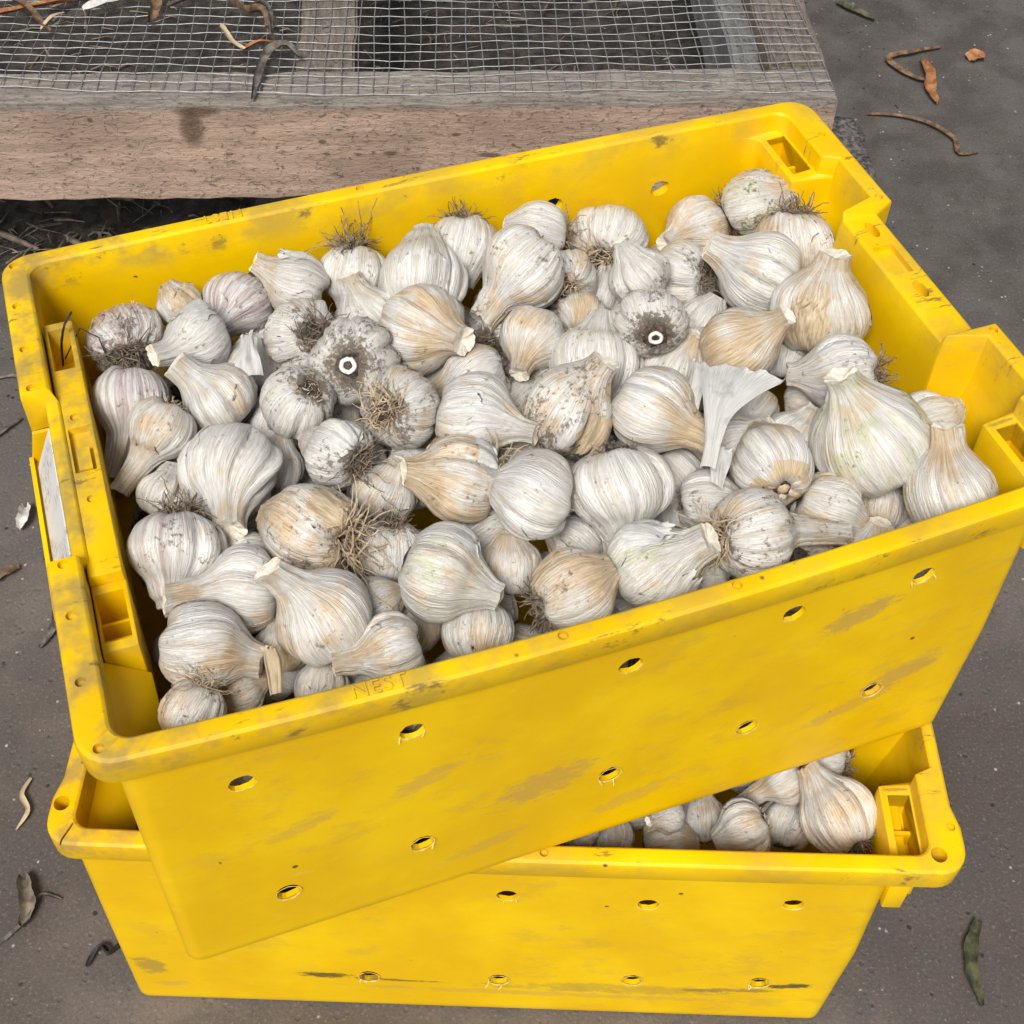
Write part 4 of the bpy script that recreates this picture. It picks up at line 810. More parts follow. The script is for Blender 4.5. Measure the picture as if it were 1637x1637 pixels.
FD = [
([0.1162,-0.1594,0.0796],0.0257,[0.492,-0.668,0.558]),
([0.0291,-0.1652,0.0342],0.0273,[-0.909,-0.084,-0.408]),
([-0.022,-0.1678,0.0804],0.0297,[-0.849,-0.525,-0.064]),
([0.0885,-0.1852,0.1309],0.0258,[-0.058,0.959,-0.279]),
([0.233,-0.1687,0.076],0.0302,[-0.478,0.069,-0.876]),
([-0.0595,-0.1683,0.1253],0.0282,[0.021,0.987,-0.161]),
([-0.1811,-0.1862,0.118],0.0236,[0.305,0.833,-0.462]),
([-0.1103,-0.1732,0.0528],0.0301,[0.122,0.29,-0.949]),
([0.008,-0.1582,0.1315],0.0249,[0.21,-0.614,0.761]),
([0.1885,-0.172,0.0384],0.0285,[0.271,0.494,0.826]),
([0.199,-0.16,0.1276],0.029,[-0.26,0.094,-0.961]),
([-0.2259,-0.1731,0.0869],0.0249,[-0.473,-0.877,0.08]),
([-0.1524,-0.1605,0.097],0.0247,[-0.571,-0.008,0.821]),
([-0.0508,-0.1743,0.0406],0.0249,[-0.989,0.098,-0.112]),
([-0.1206,-0.1692,0.1324],0.0232,[-0.911,0.328,0.25]),
([-0.1804,-0.1801,0.0673],0.0255,[-0.395,0.917,-0.053]),
([0.2527,-0.1676,0.1398],0.0267,[-0.832,-0.335,-0.443]),
([-0.2592,-0.1632,0.1247],0.0289,[0.328,-0.132,-0.935]),
([0.1517,-0.1673,0.1097],0.0236,[0.035,0.992,-0.12]),
([0.1441,-0.1858,0.043],0.0231,[0.02,0.382,-0.924]),
([0.0645,-0.1636,0.0704],0.0257,[0.323,0.931,-0.168]),
([-0.255,-0.164,0.0497],0.0235,[-0.043,-0.046,-0.998]),
([0.2476,-0.1836,0.0301],0.0236,[-0.675,-0.139,-0.724]),
([0.096,-0.1822,0.0435],0.0258,[-0.088,0.624,-0.776]),
([0.1403,-0.181,0.1532],0.0263,[0.93,-0.255,-0.265]),
([-0.0977,-0.1657,0.0979],0.0231,[0.154,0.111,0.982]),
([0.1819,-0.1556,0.083],0.0242,[-0.003,-0.976,-0.218]),
([0.0504,-0.1725,0.1167],0.0238,[0.594,0.594,-0.543]),
([-0.2078,-0.1581,0.1372],0.0235,[-0.527,0.269,0.806]),
([-0.2124,-0.163,0.0337],0.0233,[0.756,0.125,0.642]),
([0.0268,-0.1847,0.0811],0.0234,[0.244,0.109,0.964]),
([-0.2812,-0.1772,0.0792],0.0247,[-0.108,0.976,-0.188]),
([-0.1545,-0.1656,0.0312],0.0243,[-0.598,0.079,0.798]),
([0.0207,-0.151,0.1829],0.0198,[-0.965,-0.038,-0.26]),
([-0.0281,-0.1527,0.1516],0.0217,[-0.152,0.985,-0.076]),
([-0.0144,-0.1888,0.1251],0.0197,[-0.768,-0.622,0.151]),
([0.1171,-0.158,0.1296],0.0197,[-0.199,-0.509,-0.837]),
([0.0512,-0.1521,0.1488],0.0204,[-0.397,0.812,0.429]),
([-0.0097,-0.1837,0.0378],0.0217,[-0.468,0.879,-0.09]),
([-0.2845,-0.191,0.0408],0.02,[0.259,-0.621,-0.74]),
([-0.1668,-0.152,0.1385],0.0209,[-0.812,-0.583,0.037]),
([-0.1279,-0.1905,0.0923],0.0204,[0.697,-0.051,-0.715]),
([-0.0747,-0.1498,0.0685],0.0198,[-0.961,-0.266,-0.079]),
([0.1557,-0.1509,0.0553],0.0203,[-0.157,-0.489,0.858]),
([-0.2856,-0.1906,0.1464],0.0197,[-0.686,0.299,-0.663]),
([-0.2861,-0.1551,0.0295],0.0197,[0.314,-0.544,0.778]),
]
FL = [
([0.2163,-0.0717,0.1668],0.0236,[0.192,-0.616,-0.764]),
([0.1093,-0.1223,0.2067],0.0293,[0.803,-0.591,-0.075]),
([0.2188,0.0168,0.2265],0.0308,[-0.786,0.175,-0.593]),
([0.0848,0.1246,0.2494],0.0303,[0.058,0.473,0.879]),
([0.1088,-0.1,0.2573],0.031,[0.339,0.712,-0.615]),
([0.1358,0.0839,0.2184],0.0289,[0.652,-0.464,0.6]),
([0.037,-0.0913,0.1949],0.0275,[-0.821,-0.19,-0.538]),
([0.1811,0.0696,0.2598],0.0275,[0.442,-0.759,0.477]),
([-0.027,-0.1868,0.1711],0.0231,[0.441,0.854,0.275]),
([0.2511,0.1235,0.2242],0.0251,[0.247,-0.57,-0.784]),
([0.0003,-0.1431,0.2201],0.0256,[-0.175,-0.612,-0.771]),
([0.0643,0.1228,0.1848],0.0259,[0.717,-0.496,0.49]),
([0.0553,-0.1646,0.2459],0.0242,[0.49,0.425,-0.761]),
([-0.0445,0.0971,0.2519],0.0296,[0.273,-0.959,-0.073]),
([0.1324,0.1331,0.1829],0.0281,[0.536,-0.465,0.704]),
([-0.0269,-0.0866,0.1856],0.0241,[0.318,-0.447,0.836]),
([0.2068,0.1478,0.2245],0.029,[0.874,0.33,-0.356]),
([0.2042,-0.0878,0.2107],0.0252,[-0.318,0.612,0.724]),
([0.0612,0.0008,0.1971],0.0241,[-0.509,-0.203,0.837]),
([0.032,0.175,0.1914],0.0296,[0.991,-0.134,0.016]),
([0.0273,-0.0524,0.259],0.0244,[0.972,0.195,-0.132]),
([0.123,-0.0782,0.182],0.0263,[0.11,0.974,0.196]),
([0.0385,0.0066,0.2434],0.025,[-0.238,-0.971,-0.029]),
([0.0906,-0.0325,0.2632],0.0246,[-0.087,0.282,-0.955]),
([0.0557,-0.0441,0.2199],0.0264,[0.237,0.971,-0.009]),
([0.0366,0.0656,0.1987],0.0253,[0.317,-0.927,0.201]),
([0.0349,0.1418,0.2634],0.0233,[0.968,0.25,0.004]),
([0.168,-0.0376,0.206],0.0298,[-0.776,-0.394,-0.493]),
([0.2503,0.0643,0.2188],0.0269,[-0.454,-0.733,0.506]),
([-0.0413,-0.1277,0.2291],0.0236,[0.018,0.809,-0.588]),
([0.2276,-0.0655,0.2561],0.0249,[-0.613,-0.627,-0.481]),
([0.0003,0.0084,0.2062],0.027,[-0.097,0.673,0.733]),
([-0.0294,0.1776,0.162],0.0263,[0.251,0.953,0.172]),
([0.0781,-0.105,0.1711],0.0275,[-0.166,-0.291,0.942]),
]


FLAPS = {59: [(2.6, 1.2, .45, .66, .30, 'top', 'tanpaper'), (.6, 1.0, .2, .42, .22, 'bottom', 'tanpaper'), (4.4, 1.3, .44, .62, .22, 'top', 'paper')],
         19: [(0.2, .7, .3, .66, .22, 'top', 'tanpaper'), (3.3, 1.0, .45, .72, .1, 'top', 'paper')], 65: [(1.2, 1.2, .22, .42, .25, 'bottom', 'paper'), (3.0, 1.0, .46, .66, .12, 'top', 'tanpaper')],
         71: [(1.0, 1.2, .5, .8, .20, 'top', 'paper'), (3.4, 1.1, .48, .78, .16, 'top', 'paper'), (5.2, 1.0, .5, .8, .2, 'top', 'paper')], 2: [(1.5, 1.4, .4, .66, .28, 'top', 'paper'), (4.0, 1.4, .36, .6, .2, 'bottom', 'paper')],
         30: [(2.0, 1.3, .3, .6, .18, 'bottom', 'tanpaper'), (.5, 1.3, .3, .6, .18, 'top', 'tanpaper')], 62: [(.4, 1.0, .5, .72, .12, 'top', 'paper'), (2.9, .9, .5, .7, .1, 'top', 'paper')], 33: [(1.0, 1.2, .38, .6, .14, 'bottom', 'tanpaper')],
         80: [(1.2, 1.4, .4, .7, .3, 'top', 'tanpaper')], 4: [(3.0, 1.0, .5, .75, .2, 'top', 'paper')], 32: [(2.5, 1.5, .2, .45, .2, 'bottom', 'paper')], 16: [(.6, 1.0, .4, .6, .16, 'top', 'tanpaper')], 49: [(1.0, 1.4, .24, .44, .16, 'bottom', 'paper')], 17: [(2.2, 1.3, .2, .42, .2, 'bottom', 'tanpaper')], 89: [(.5, 1.5, .3, .6, .25, 'top', 'tanpaper'), (3.5, 1.5, .3, .6, .25, 'top', 'tanpaper')]}
def place(rows, crate, base, group, yaw):
    rz = Matrix.Rotation(yaw, 3, 'Z')
    for (i, pos, rr, ax, T, rt, tn, gr, pu, di, lab) in rows:
        rg = random.Random(base+i)
        if base == 100 and i in WILD: rt = 'w'
        b = make_bulb(base+i, rr*1.05, T, rt, (tn, gr, pu, di), FLAPS.get(i, ()) if base == 100 else (), True, rg.choice((1, 1, 2)))
        orient(b, in_crate(crate, pos), rz @ Vector(ax), rg.uniform(0, 6.28)); tag(b, lab, 'garlic', group)
WILD = {5, 74, 1, 59, 29, 65}
place(GU, UPPER, 100, 'garlic bulbs heaped in the upper crate', UYAW)
place(GL, LOWER, 400, 'garlic bulbs in the lower crate', LYAW)
def fill(rows, crate, base, group, label, yaw):
    rz = Matrix.Rotation(yaw, 3, 'Z'); pr = []
    for i, (pos, rr, ax) in enumerate(rows):
        k = i % 7
        if len(pr) <= k:
            rg = random.Random(base+i); b = make_bulb(base+i, .026, 1.12, rg.choice('nns'), (rg.uniform(.1, .5), .1, .05, rg.uniform(.1, .6)), (), False, 0); pr.append(b)
        else: b = copy_tree(pr[k])
        orient(b, in_crate(crate, pos), rz @ Vector(ax), i*1.3); b.scale = (rr/.026,)*3; tag(b, label, 'garlic', group)
fill(FU, UPPER, 700, 'buried garlic bulbs of the upper crate', 'garlic bulb buried in the shaded gaps under the top layer of the upper crate', UYAW)
fill(FD, UPPER, 750, 'garlic bulbs behind the front wall of the upper crate', 'garlic bulb behind the front wall of the upper crate, glimpsed through the drilled holes', UYAW)
fill(FL, LOWER, 800, 'buried garlic bulbs of the lower crate', 'garlic bulb buried in the shade below the upper crate', LYAW)

# ------------------------------------------------------------ loose papery skins and leaves
def sheet(name, P0, grid, mat, label, cat, group=None, rough=.0, seed=0, thick=0):
    """grid: rows of 3D points (smoothly subdivided)"""
    rg = np.random.default_rng(seed); G_ = np.array(grid, float); nr, nc = G_.shape[:2]
    A = np.stack([catmull(G_[:, k], np.linspace(0, 1, 26)) for k in range(nc)], 1); B_ = np.stack([catmull(A[j], np.linspace(0, 1, 22)) for j in range(26)], 0)
    nn = np.cross(np.gradient(B_, axis=0), np.gradient(B_, axis=1)); nn /= np.linalg.norm(nn, axis=2)[..., None]+1e-12
    u = np.linspace(0, 1, 22)[None]; v = np.linspace(0, 1, 26)[:, None]
    rip = np.sin(u*17+rg.uniform(0, 6)+2*v)*.5+np.sin(u*29+rg.uniform(0, 6))*.3
    B_ = B_+nn*(rip*rough)[..., None]
    jit = rg.normal(0, 1, (22, 3))*rough*1.4; B_[-1] += jit; B_[-2] += jit*.5
    V = B_.reshape(-1, 3); F = [(j*22+i, j*22+i+1, (j+1)*22+i+1, (j+1)*22+i) for j in range(25) for i in range(21)]
    o = mesh_obj(name, V-V.mean(0), F, mat); o.location = V.mean(0)
    attr_vec(o.data, 'gc', np.stack([np.broadcast_to(u*3, (26, 22)), np.broadcast_to(v*.2, (26, 22)), np.zeros((26, 22))], -1).reshape(-1, 3)+seed)
    return tag(o, label, cat, group)
def C(p): return in_crate(UPPER, p)
UPV = Vector((0, 0, 1))
# the fan of skin: from a narrow folded stem up to a wide ragged edge
cb = Vector((.0886, -.1264, .287)); fa = [(Vector((.0975, -.114, .296)), .009), (Vector((.108, -.098, .304)), .016), (Vector((.124, -.083, .309)), .032), (Vector((.142, -.069, .309)), .050)]
sd_ = Vector((.83, -.55, .06)).normalized(); rows = [[C(cb+sd_*(k-1.5)*.0035+UPV*(.002*(1-abs(k-1.5)))) for k in range(4)]]
for ctr, wd in fa: rows.append([C(ctr+sd_*wd*(k/3-.5)*1.25+UPV*(-.5*wd*(k/3-.5)**2+.003)) for k in range(4)])
sheet('garlic_skin', None, rows, M['paper'], 'fan shaped loose papery garlic skin standing up right of the centre', 'garlic skin', 'loose garlic skins', .0011, 3)
def flake(c, a, b, lab, mat, sd, name='garlic_skin', cat='garlic skin', group='loose garlic skins'):
    c = Vector(c); a = Vector(a); b = Vector(b); rows = []; rg = random.Random(sd); n = a.cross(b).normalized()
    for j in range(4):
        wj = .7+.3*math.sin(j*1.1+sd); rows.append([c+a*(j/3-.5)+b*(k/3-.5)*wj+n*(.22*a.length*((j/3-.5)**2*2+(k/3-.5)**2)+rg.uniform(-.002, .002)) for k in range(4)])
    return sheet(name, None, rows, mat, lab, cat, group, .0007, sd)
flake(C((.1165, -.050, .286)), (.012, .03, .012), (.02, -.018, .004), 'grey torn flake of papery skin left of the fan shaped skin', M['paper'], 4)
flake(C((.1005, -.121, .281)), (.004, .026, .012), (.016, -.012, -.002), 'narrow papery flake below the fan shaped skin', M['paper'], 5)
flake(C((-.2272, -.176, .268)), (-.006, .027, .010), (.011, .004, -.003), 'brownish curled skin strip between two bulbs at the front left', M['tanpaper'], 6)
flake(C((-.186, .086, .283)), (-.004, .035, .01), (.022, .006, .0), 'white papery skin strip between the purple and smooth long necked bulbs', M['paper'], 8)
flake(C((-.262, .166, .262)), (.004, .018, .026), (.014, -.004, .0), 'pointed white skin scrap at the back left wall', M['paper'], 9)
# dark dry leaf stuck in the left pocket
def ribbon(name, P, wd, mat, label, cat, group=None, seed=0, up=(0, 0, 1), curl=.25, twist=0.0):
    rg = random.Random(seed); P = np.array([tuple(p) for p in P], float); n = 22; Q = catmull(P, np.linspace(0, 1, n)); V = []
    for i in range(n):
        t = Vector(Q[min(i+1, n-1)]-Q[max(i-1, 0)]).normalized(); u = Vector(up); s = t.cross(u)
        s = s.normalized() if s.length > 1e-6 else Vector((1, 0, 0)); nn = s.cross(t); a = twist*i/n; s2 = s*math.cos(a)+nn*math.sin(a); n2 = s2.cross(t)
        f = math.sin(math.pi*min(1, .06+i/(n-1)*.92))**.55; w_ = wd*f*(1+.10*math.sin(i*.9+seed)+.05*math.sin(i*2.3))
        for k in range(5):
            x = (k/4-.5); V.append(tuple(Vector(Q[i])+s2*w_*x+n2*(wd*curl*(4*x*x)+rg.uniform(-.03, .03)*wd)))
    nb = len(V)
    # a thin underside closes the blade
    for i in range(n):
        for k in range(5): V.append((V[i*5+k][0], V[i*5+k][1], V[i*5+k][2]-.0005))
    F = [(i*5+k, i*5+k+1, (i+1)*5+k+1, (i+1)*5+k) for i in range(n-1) for k in range(4)]
    F += [(nb+i*5+k+1, nb+i*5+k, nb+(i+1)*5+k, nb+(i+1)*5+k+1) for i in range(n-1) for k in range(4)]
    V = np.array(V); c = Q[n//2]; o = mesh_obj(name, V-c, F, mat); o.location = c
    return tag(o, label, cat, group)
ribbon('dry_leaf', [C((-.3187, .136, .262)), C((-.3160, .138, .284)), C((-.3107, .1419, .298)), C((-.3035, .1385, .312))], .005, M['black'], 'thin black dry leaf sticking up from the left back pocket', 'leaf', 'dry leaves', 1, (1, 0, 0))
MB().tube([C((-.3155, .141, .264)), C((-.300, .146, .287)), C((-.288, .140, .279)), C((-.285, .130, .262))], .0006, 5).build('dry_stalk', M['black'])
tag(bpy.data.objects['dry_stalk'], 'thin dark bent stalk beside the black leaf in the left back pocket', 'stalk')

# ------------------------------------------------------------ wooden rack with wire mesh
rack = tag(empty('drying_rack', (-.595, 1.4117, 0), R(2.3)), 'weathered wooden drying rack topped with galvanised wire mesh', 'rack')
def board(name, a, b, mat, parent, seed, seg=.02):
    rs = np.random.default_rng(seed); bm = bmesh.new(); bmesh.ops.create_cube(bm, size=1)
    for v in bm.verts: v.co = Vector([(a[k]+b[k])/2+v.co[k]*(b[k]-a[k]) for k in range(3)])
    ln = max(range(3), key=lambda k: b[k]-a[k]); cuts = int((b[ln]-a[ln])/seg)
    es = [e for e in bm.edges if abs((e.verts[0].co-e.verts[1].co)[ln]) > .01]; bmesh.ops.subdivide_edges(bm, edges=es, cuts=cuts, use_grid_fill=True)
    bmesh.ops.bevel(bm, geom=[e for e in bm.edges if e.calc_face_angle(0) > 1], offset=.003, segments=2, affect='EDGES', clamp_overlap=True)
    ph = rs.uniform(0, 6, 8)
    for v in bm.verts:
        t = v.co[ln]
        for k in range(3):
            if k != ln: v.co[k] += .0009*math.sin(t*31+ph[k]+v.co[(k+1) % 3]*20)+.0006*math.sin(t*83+ph[k+3])+.0004*math.sin(t*190+ph[k+4]+v.co[(k+2) % 3]*60)
    me = bpy.data.meshes.new(name); bm.to_mesh(me); bm.free(); me.shade_smooth(); me.set_sharp_from_angle(angle=R(40)); me.materials.append(mat)
    o = bpy.data.objects.new(name, me); COL.objects.link(o); o.parent = parent; return o
board('front_board', (-.62, 0, .203), (1.013, .068, .3455), M['wfront'], rack, 1)
board('side_rail', (.944, .0705, .203), (1.014, .86, .3450), M['wside'], rack, 2)
board('side_rail', (-.62, .0705, .203), (-.55, .86, .3450), M['wside'], rack, 3)
board('cross_rail', (.367, .0705, .230), (.438, .86, .3440), M['wside'], rack, 4)
board('inner_plank', (.906, .0705, .215), (.9415, .80, .3260), M['wgrey'], rack, 5)
board('back_board', (-.62, .8625, .203), (1.013, .93, .3455), M['wfront'], rack, 6)
def wire_mesh():
    b = MB(); rs = np.random.default_rng(8); sp = .019; ph = rs.uniform(0, 6, 10)
    nx = int((1.020+.60)/sp); ny = 46
    xs = [1.012-i*sp for i in range(nx)]
    ed = lambda x: .016+.016*max(0, min(1, (.35-x)/.35))**1.3+.003*math.sin(x*9+1)
    def sag(x, y):
        s = 0.0
        for x0, x1 in ((-.55, .367), (.438, .906)):
            if x0 < x < x1: s = math.sin(math.pi*(x-x0)/(x1-x0))*min(1, max(0, (y-.05)/.10))
        return -.009*s+.0018*math.sin(x*17+ph[0]+y*11)+.0014*math.sin(y*23+ph[1]+x*6)+.0015
    def pt(i, j, up):
        x = xs[i]; y = ed(x)+j*sp; yy = y+.0012*math.sin(x*22+j*.8+ph[2])+.0012*math.sin(x*47+ph[3]+j*2.1)
        xx = x+.0012*math.sin(y*28+i*.9+ph[4])+.0008*math.sin(i*5.3)-.010*math.sin(y*8)*max(0, (x-.86)/.15)
        return (xx, yy, .3475+sag(x, y)+(.0005 if (i+j) % 2 == up else -.0005))
    for i in range(nx): b.tube([pt(i, j, 0) for j in range(ny)], .00060, 4)
    for j in range(ny): b.tube([pt(i, j, 1) for i in range(nx)], .00060, 4)
    o = b.build('wire_mesh', M['wire'], rack); o['kind'] = 'stuff'
wire_mesh()
for (x, y) in ((1.0, .03), (.86, .026), (.70, .03), (.62, .028), (.5, .03), (.325, .030), (.17, .036), (.06, .045), (.98, .15), (.99, .28), (.40, .16)):
    MB().tube([(x-.005, y, .3445), (x-.005, y, .3502), (x+.005, y+.002, .3502), (x+.005, y+.002, .3445)], .0007, 5).build('staple', M['wire'], rack)
# concrete block under the right corner of the rack
def block():
    rs = np.random.default_rng(2); bm = bmesh.new(); bmesh.ops.create_cube(bm, size=1); bmesh.ops.subdivide_edges(bm, edges=bm.edges[:], cuts=14, use_grid_fill=True)
    for v in bm.verts:
        p = v.co.copy(); rnd = max(0, (abs(p.x)+abs(p.y)-.86))*.35+max(0, abs(p.x)+abs(p.z)-.92)*.2
        q = Vector((p.x*.19, p.y*.185, (p.z+.5)*.202))*(1); q.x *= 1-rnd; q.y *= 1-rnd
        if p.z > -.49: q += Vector(rs.normal(0, .0016, 3))*(1 if p.z < .49 else .8)
        if p.z > .49: q.z = min(q.z, .2022)
        v.co = q
    me = bpy.data.meshes.new('concrete_block'); bm.to_mesh(me); bm.free(); me.shade_smooth(); me.materials.append(M['stone'])
    o = bpy.data.objects.new('concrete_block', me); COL.objects.link(o); o.location = (.402, 1.525, .0005); o.rotation_euler = (0, 0, R(2)); return o
tag(block(), 'rough grey concrete block under the right corner of the wooden rack', 'block')

# dry leaves lying on the wire mesh (rack coordinates)
def K(x, y, z=.3515): 
    c, s = math.cos(R(2.3)), math.sin(R(2.3)); return Vector((-.595+c*x-s*y, 1.4117+s*x+c*y, z))
GL_ = 'dry garlic leaves on the wire mesh'
ribbon('dry_leaf', [K(-.07, .170, .354), K(-.006, .180, .357), K(.05, .200, .358), K(.125, .222, .356)], .015, M['leafo'], 'long rust brown leaf at the far left on the wire mesh', 'leaf', GL_, 2, curl=.3, twist=.5)
ribbon('dry_leaf', [K(-.02, .222, .356), K(.020, .190, .366), K(.047, .158, .358), K(.062, .145, .3535)], .013, M['leafb'], 'brown leaf crossing the rust brown one on the mesh', 'leaf', GL_, 3, curl=.3, twist=1)
ribbon('dry_leaf', [K(.05, .150, .354), K(.062, .165, .362), K(.073, .185, .355)], .006, M['tanpaper'], 'small tan leaf tip beside the rust brown leaf', 'leaf', GL_, 4)
ribbon('dry_leaf', [K(.096, .190, .355), K(.12, .205, .358), K(.16, .228, .356), K(.20, .235, .354)], .020, M['white'], 'white papery leaf scrap at the top edge of the mesh', 'leaf', GL_, 5, curl=.2)
ribbon('dry_leaf', [K(.195, .235, .357), K(.186, .205, .358), K(.183, .180, .3545), K(.178, .165, .3535)], .013, M['leafb'], 'short brown hanging leaf right of the white papery scrap', 'leaf', GL_, 6, curl=.4, twist=.8)
ribbon('dry_leaf', [K(.200, .198, .354), K(.225, .205, .362), K(.24, .225, .362), K(.27, .24, .355)], .012, M['leafy'], 'curled grey brown leaf near the top edge of the mesh', 'leaf', GL_, 7, curl=.4, twist=1)
ribbon('dry_leaf', [K(.262, .228, .357), K(.272, .203, .365), K(.300, .175, .362), K(.318, .185, .356), K(.325, .155, .354)], .013, M['leafb'], 'twisted dark brown leaf left of the middle rail', 'leaf', GL_, 8, curl=.5, twist=2)
ribbon('dry_leaf', [K(.305, .20, .355), K(.322, .19, .364), K(.33, .16, .362), K(.331, .135, .354)], .009, M['leafy'], 'grey dry leaf next to the middle rail', 'leaf', GL_, 9, curl=.4, twist=1.5)
ribbon('dry_leaf', [K(.270, .150, .357), K(.276, .135, .360), K(.287, .115, .357), K(.304, .101, .3535)], .008, M['tanpaper'], 'cream and brown bent leaf stub on the mesh', 'leaf', GL_, 10, curl=.5, twist=1.2)
ribbon('dry_leaf', [K(.302, .101, .3535), K(.320, .112, .357), K(.337, .110, .358), K(.355, .113, .354)], .009, M['leafo'], 'light brown pointed leaf touching the cream stub', 'leaf', GL_, 11, curl=.3, twist=.8)
ribbon('dry_leaf', [K(.372, .083, .355), K(.355, .090, .368), K(.335, .075, .366), K(.325, .040, .357), K(.320, .004, .350)], .011, M['leafy'], 'grey arched leaf reaching over the front board edge', 'leaf', GL_, 12, curl=.4, twist=.6)

# ------------------------------------------------------------ litter on the floor
GF = 'scraps on the concrete floor'
def G(x, y, z=.003): return Vector((x, y, z))
ribbon('dry_leaf', [G(.75, 2.09), G(.70, 2.07, .008), G(.655, 2.05, .006), G(.685, 2.0, .006), G(.715, 1.985, .008)], .012, M['leafb'], 'dark bent leaf on the floor right of the rack', 'leaf', GF, 21, curl=.3)
ribbon('dry_leaf', [G(.71, 2.05, .006), G(.712, 2.0, .012), G(.705, 1.96, .008), G(.71, 1.93, .004)], .018, M['leafo'], 'tan leaf stub crossing the dark bent leaf', 'leaf', GF, 22, curl=.3)
ribbon('dry_leaf', [G(.79, 2.055), G(.80, 2.06, .008), G(.815, 2.06, .004)], .026, M['leafo'], 'orange leaf chip at the far right of the floor', 'leaf', GF, 23)
ribbon('dry_leaf', [G(.60, 2.225), G(.62, 2.20, .007), G(.655, 2.17, .004)], .016, M['leafg'], 'dark green leaf piece at the top edge right of the rack', 'leaf', GF, 24, curl=.3)
ribbon('dry_stalk', [G(.595, 1.90), G(.64, 1.895, .005), G(.685, 1.875, .006), G(.715, 1.835, .007), G(.715, 1.80, .005), G(.745, 1.805, .003)], .009, M['leafb'], 'long wavy brown stalk on the floor right of the upper crate', 'stalk', GF, 25, curl=.3)
ribbon('dry_leaf', [G(.470, .625), G(.457, .60, .006), G(.452, .575, .007), G(.455, .548, .003)], .013, M['leafg'], 'olive dry leaf on the floor in the bottom right', 'leaf', GF, 26, curl=.35)
ribbon('dry_stalk', [G(.52, 1.43), G(.545, 1.40, .004), G(.560, 1.375, .003)], .006, M['leafy'], 'thin dark twig on the floor beside the right handle', 'stalk', GF, 27)
ribbon('dry_stalk', [G(-.455, .575), G(-.432, .590, .004), G(-.41, .615, .006), G(-.405, .635, .005), G(-.385, .632, .003)], .004, M['leafy'], 'thin grey root thread at the bottom left edge', 'stalk', GF, 28)
ribbon('dry_leaf', [G(-.425, .652, .003), G(-.418, .636, .009), G(-.412, .62, .006), G(-.415, .605, .003)], .014, M['litter'], 'dry grey leaf curl on the floor at the bottom left', 'leaf', GF, 29, curl=.5)
ribbon('dry_leaf', [G(-.348, .570, .003), G(-.338, .585, .008), G(-.330, .578, .009), G(-.318, .592, .004)], .007, M['black'], 'black zigzag scrap left of the lower crate base', 'leaf', GF, 30, curl=.5, twist=2)
ribbon('dry_stalk', [G(-.442, .755, .002), G(-.446, .735, .006), G(-.436, .718, .006), G(-.444, .70, .002)], .005, M['tanpaper'], 'pale curled root on the floor left of the lower crate rim', 'stalk', GF, 31, curl=.3)
ribbon('dry_stalk', [G(-.352, .648, .002), G(-.346, .634, .005), G(-.338, .628, .002)], .0035, M['tanpaper'], 'small hooked root thread beside the lower crate wall', 'stalk', GF, 32)
ribbon('skin_scrap', [G(-.528, 1.095, .003), G(-.524, 1.078, .010), G(-.526, 1.062, .004)], .014, M['white'], 'white skin scrap on the floor left of the upper crate', 'scrap', GF, 33, curl=.5)
ribbon('dry_leaf', [G(-.545, .985, .003), G(-.528, 1.0, .007), G(-.515, 1.01, .003)], .012, M['leafb'], 'dark brown flake on the floor below the white scrap', 'leaf', GF, 34)
ribbon('dry_stalk', [G(-.560, .985, .002), G(-.545, .975, .005), G(-.535, .968, .003)], .004, M['tanpaper'], 'pale root thread next to the dark brown flake', 'stalk', GF, 35)
ribbon('dry_leaf', [G(-.462, .955, .003), G(-.458, .93, .006), G(-.468, .905, .003)], .009, M['leafy'], 'dark sliver on the floor against the left of the upper crate', 'leaf', GF, 36)
ribbon('dry_stalk', [G(-.62, 1.30, .002), G(-.59, 1.305, .005), G(-.57, 1.29, .003)], .005, M['litter'], 'thin straw on the floor at the left edge', 'stalk', GF, 37)
ribbon('dry_stalk', [G(-.60, 1.19, .002), G(-.58, 1.215, .006), G(-.565, 1.235, .003)], .006, M['leafy'], 'dark twisted straw on the floor at the left edge', 'stalk', GF, 38)
ribbon('skin_scrap', [in_crate(LOWER, (-.3115, -.196, .229)), in_crate(LOWER, (-.310, -.191, .234)), in_crate(LOWER, (-.309, -.184, .2345))], .006, M['white'], 'tiny pale scrap inside the left corner of the lower crate', 'scrap', GF, 39)
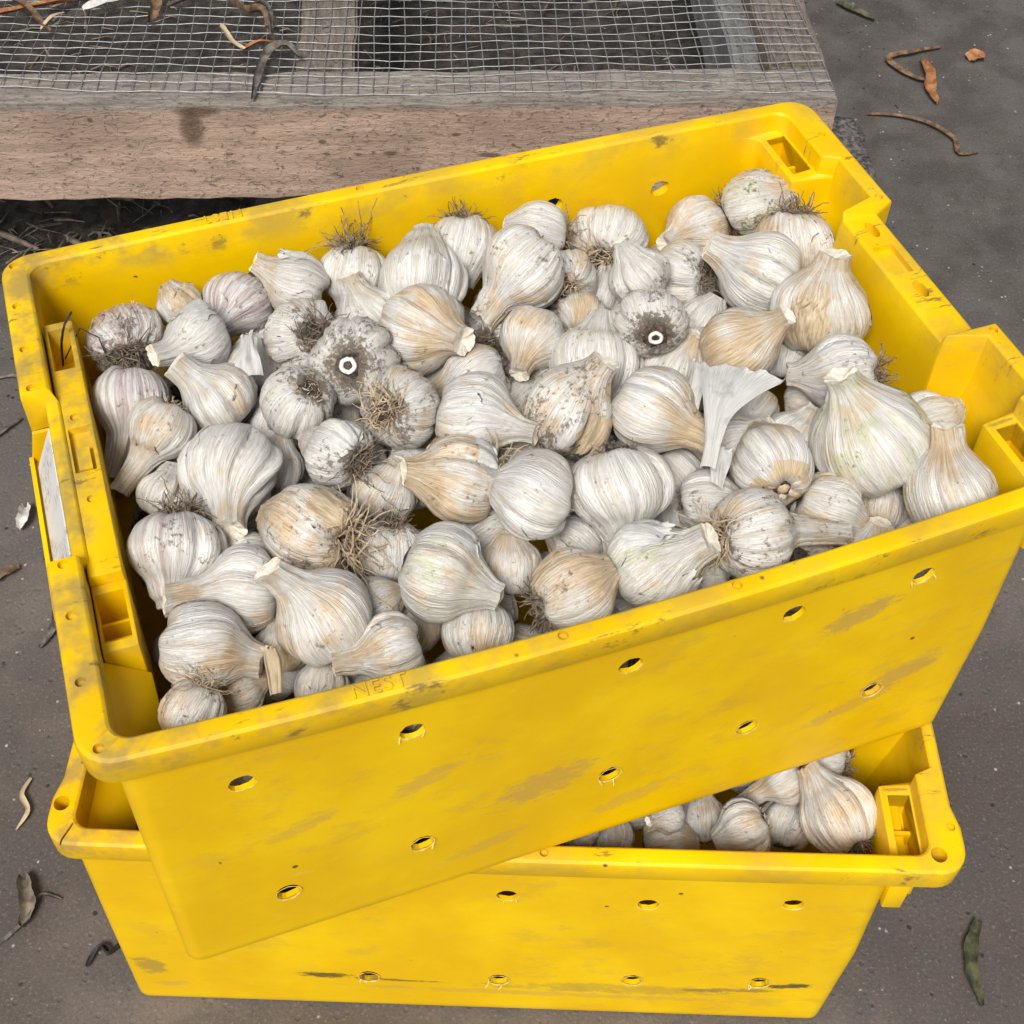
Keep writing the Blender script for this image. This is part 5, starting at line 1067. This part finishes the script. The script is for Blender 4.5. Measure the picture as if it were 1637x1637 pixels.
def crumbs():
    rg = random.Random(12); b = MB()
    for i in range(620):
        x = rg.uniform(-.75, 1.0); y = rg.uniform(.42, 2.3); r = rg.uniform(.0006, .0019)*(1.6 if rg.random() < .06 else 1); a = rg.uniform(0, 6.28)
        if x < .5 and y > 1.47: continue
        V = [(x+r*rg.uniform(.6, 1.3)*math.cos(a+k*2.1), y+r*rg.uniform(.6, 1.3)*math.sin(a+k*2.1), .0003) for k in range(3)]+[(x, y, r*rg.uniform(.4, .9))]
        b.add(V, [(0, 1, 3), (1, 2, 3), (2, 0, 3)])
    for i in range(46):
        x = rg.uniform(-.7, .95); y = rg.uniform(.45, 2.2); a = rg.uniform(0, 6.28); L = rg.uniform(.006, .018)
        if x < .5 and y > 1.45: continue
        P = [(x, y, .001)]
        for k in range(4): a += rg.gauss(0, .6); x += L/4*math.cos(a); y += L/4*math.sin(a); P.append((x, y, .0012+.001*rg.random()))
        b.tube(P, .0004, 3)
    tag(b.build('floor_crumbs', M['litter'], smooth=False), 'fine crumbs and root threads scattered over the concrete', 'crumbs', kind='stuff')
crumbs()
def soil_litter():
    rg = random.Random(7); b = MB()
    for i in range(900):
        x = rg.uniform(-.85, .42); y = 1.52+rg.random()**2.2*.95; L = rg.uniform(.012, .06); a = rg.gauss(0, .9)+(.0 if rg.random() < .6 else 1.5); z = rg.uniform(.012, .024)
        c, s = math.cos(a), math.sin(a); m = rg.uniform(-.15, .15)*L; r = rg.uniform(.0006, .0022)
        b.tube([(x-c*L/2, y-s*L/2, z), (x-s*m, y+c*m, z+.004), (x+c*L/2, y+s*L/2, z+rg.uniform(-.004, .006))], [r, r*.9, r*.5], 4)
    tag(b.build('soil_litter', M['litter']), 'tangle of thin straw and twigs on the dark soil under the rack', 'litter', kind='stuff')
soil_litter()
GS = 'twigs on the soil'
for (x0, y0, x1, y1, r, lab) in ((-.70, 1.575, -.61, 1.53, .0045, 'long grey brown twig on the soil at the left edge'), (-.545, 1.645, -.50, 1.640, .0042, 'short pale stick on the soil under the front board'),
                                 (-.395, 1.655, -.345, 1.650, .0045, 'grey stick lying under the front board near the crate'), (-.575, 1.555, -.545, 1.53, .0045, 'stubby brown stick against the crate corner on the soil'),
                                 (-.655, 1.67, -.61, 1.62, .003, 'slanting dark twig on the soil left')):
    p = [Vector((x0+(x1-x0)*t, y0+(y1-y0)*t, .021+.003*math.sin(3*t))) for t in (0, .3, .6, 1)]; c = p[1].copy(); t = MB().tube([q-c for q in p], [r*.8, r, r*.95, r*.6], 7).build('twig', M['litter']); t.location = c; tag(t, lab, 'twig', GS)
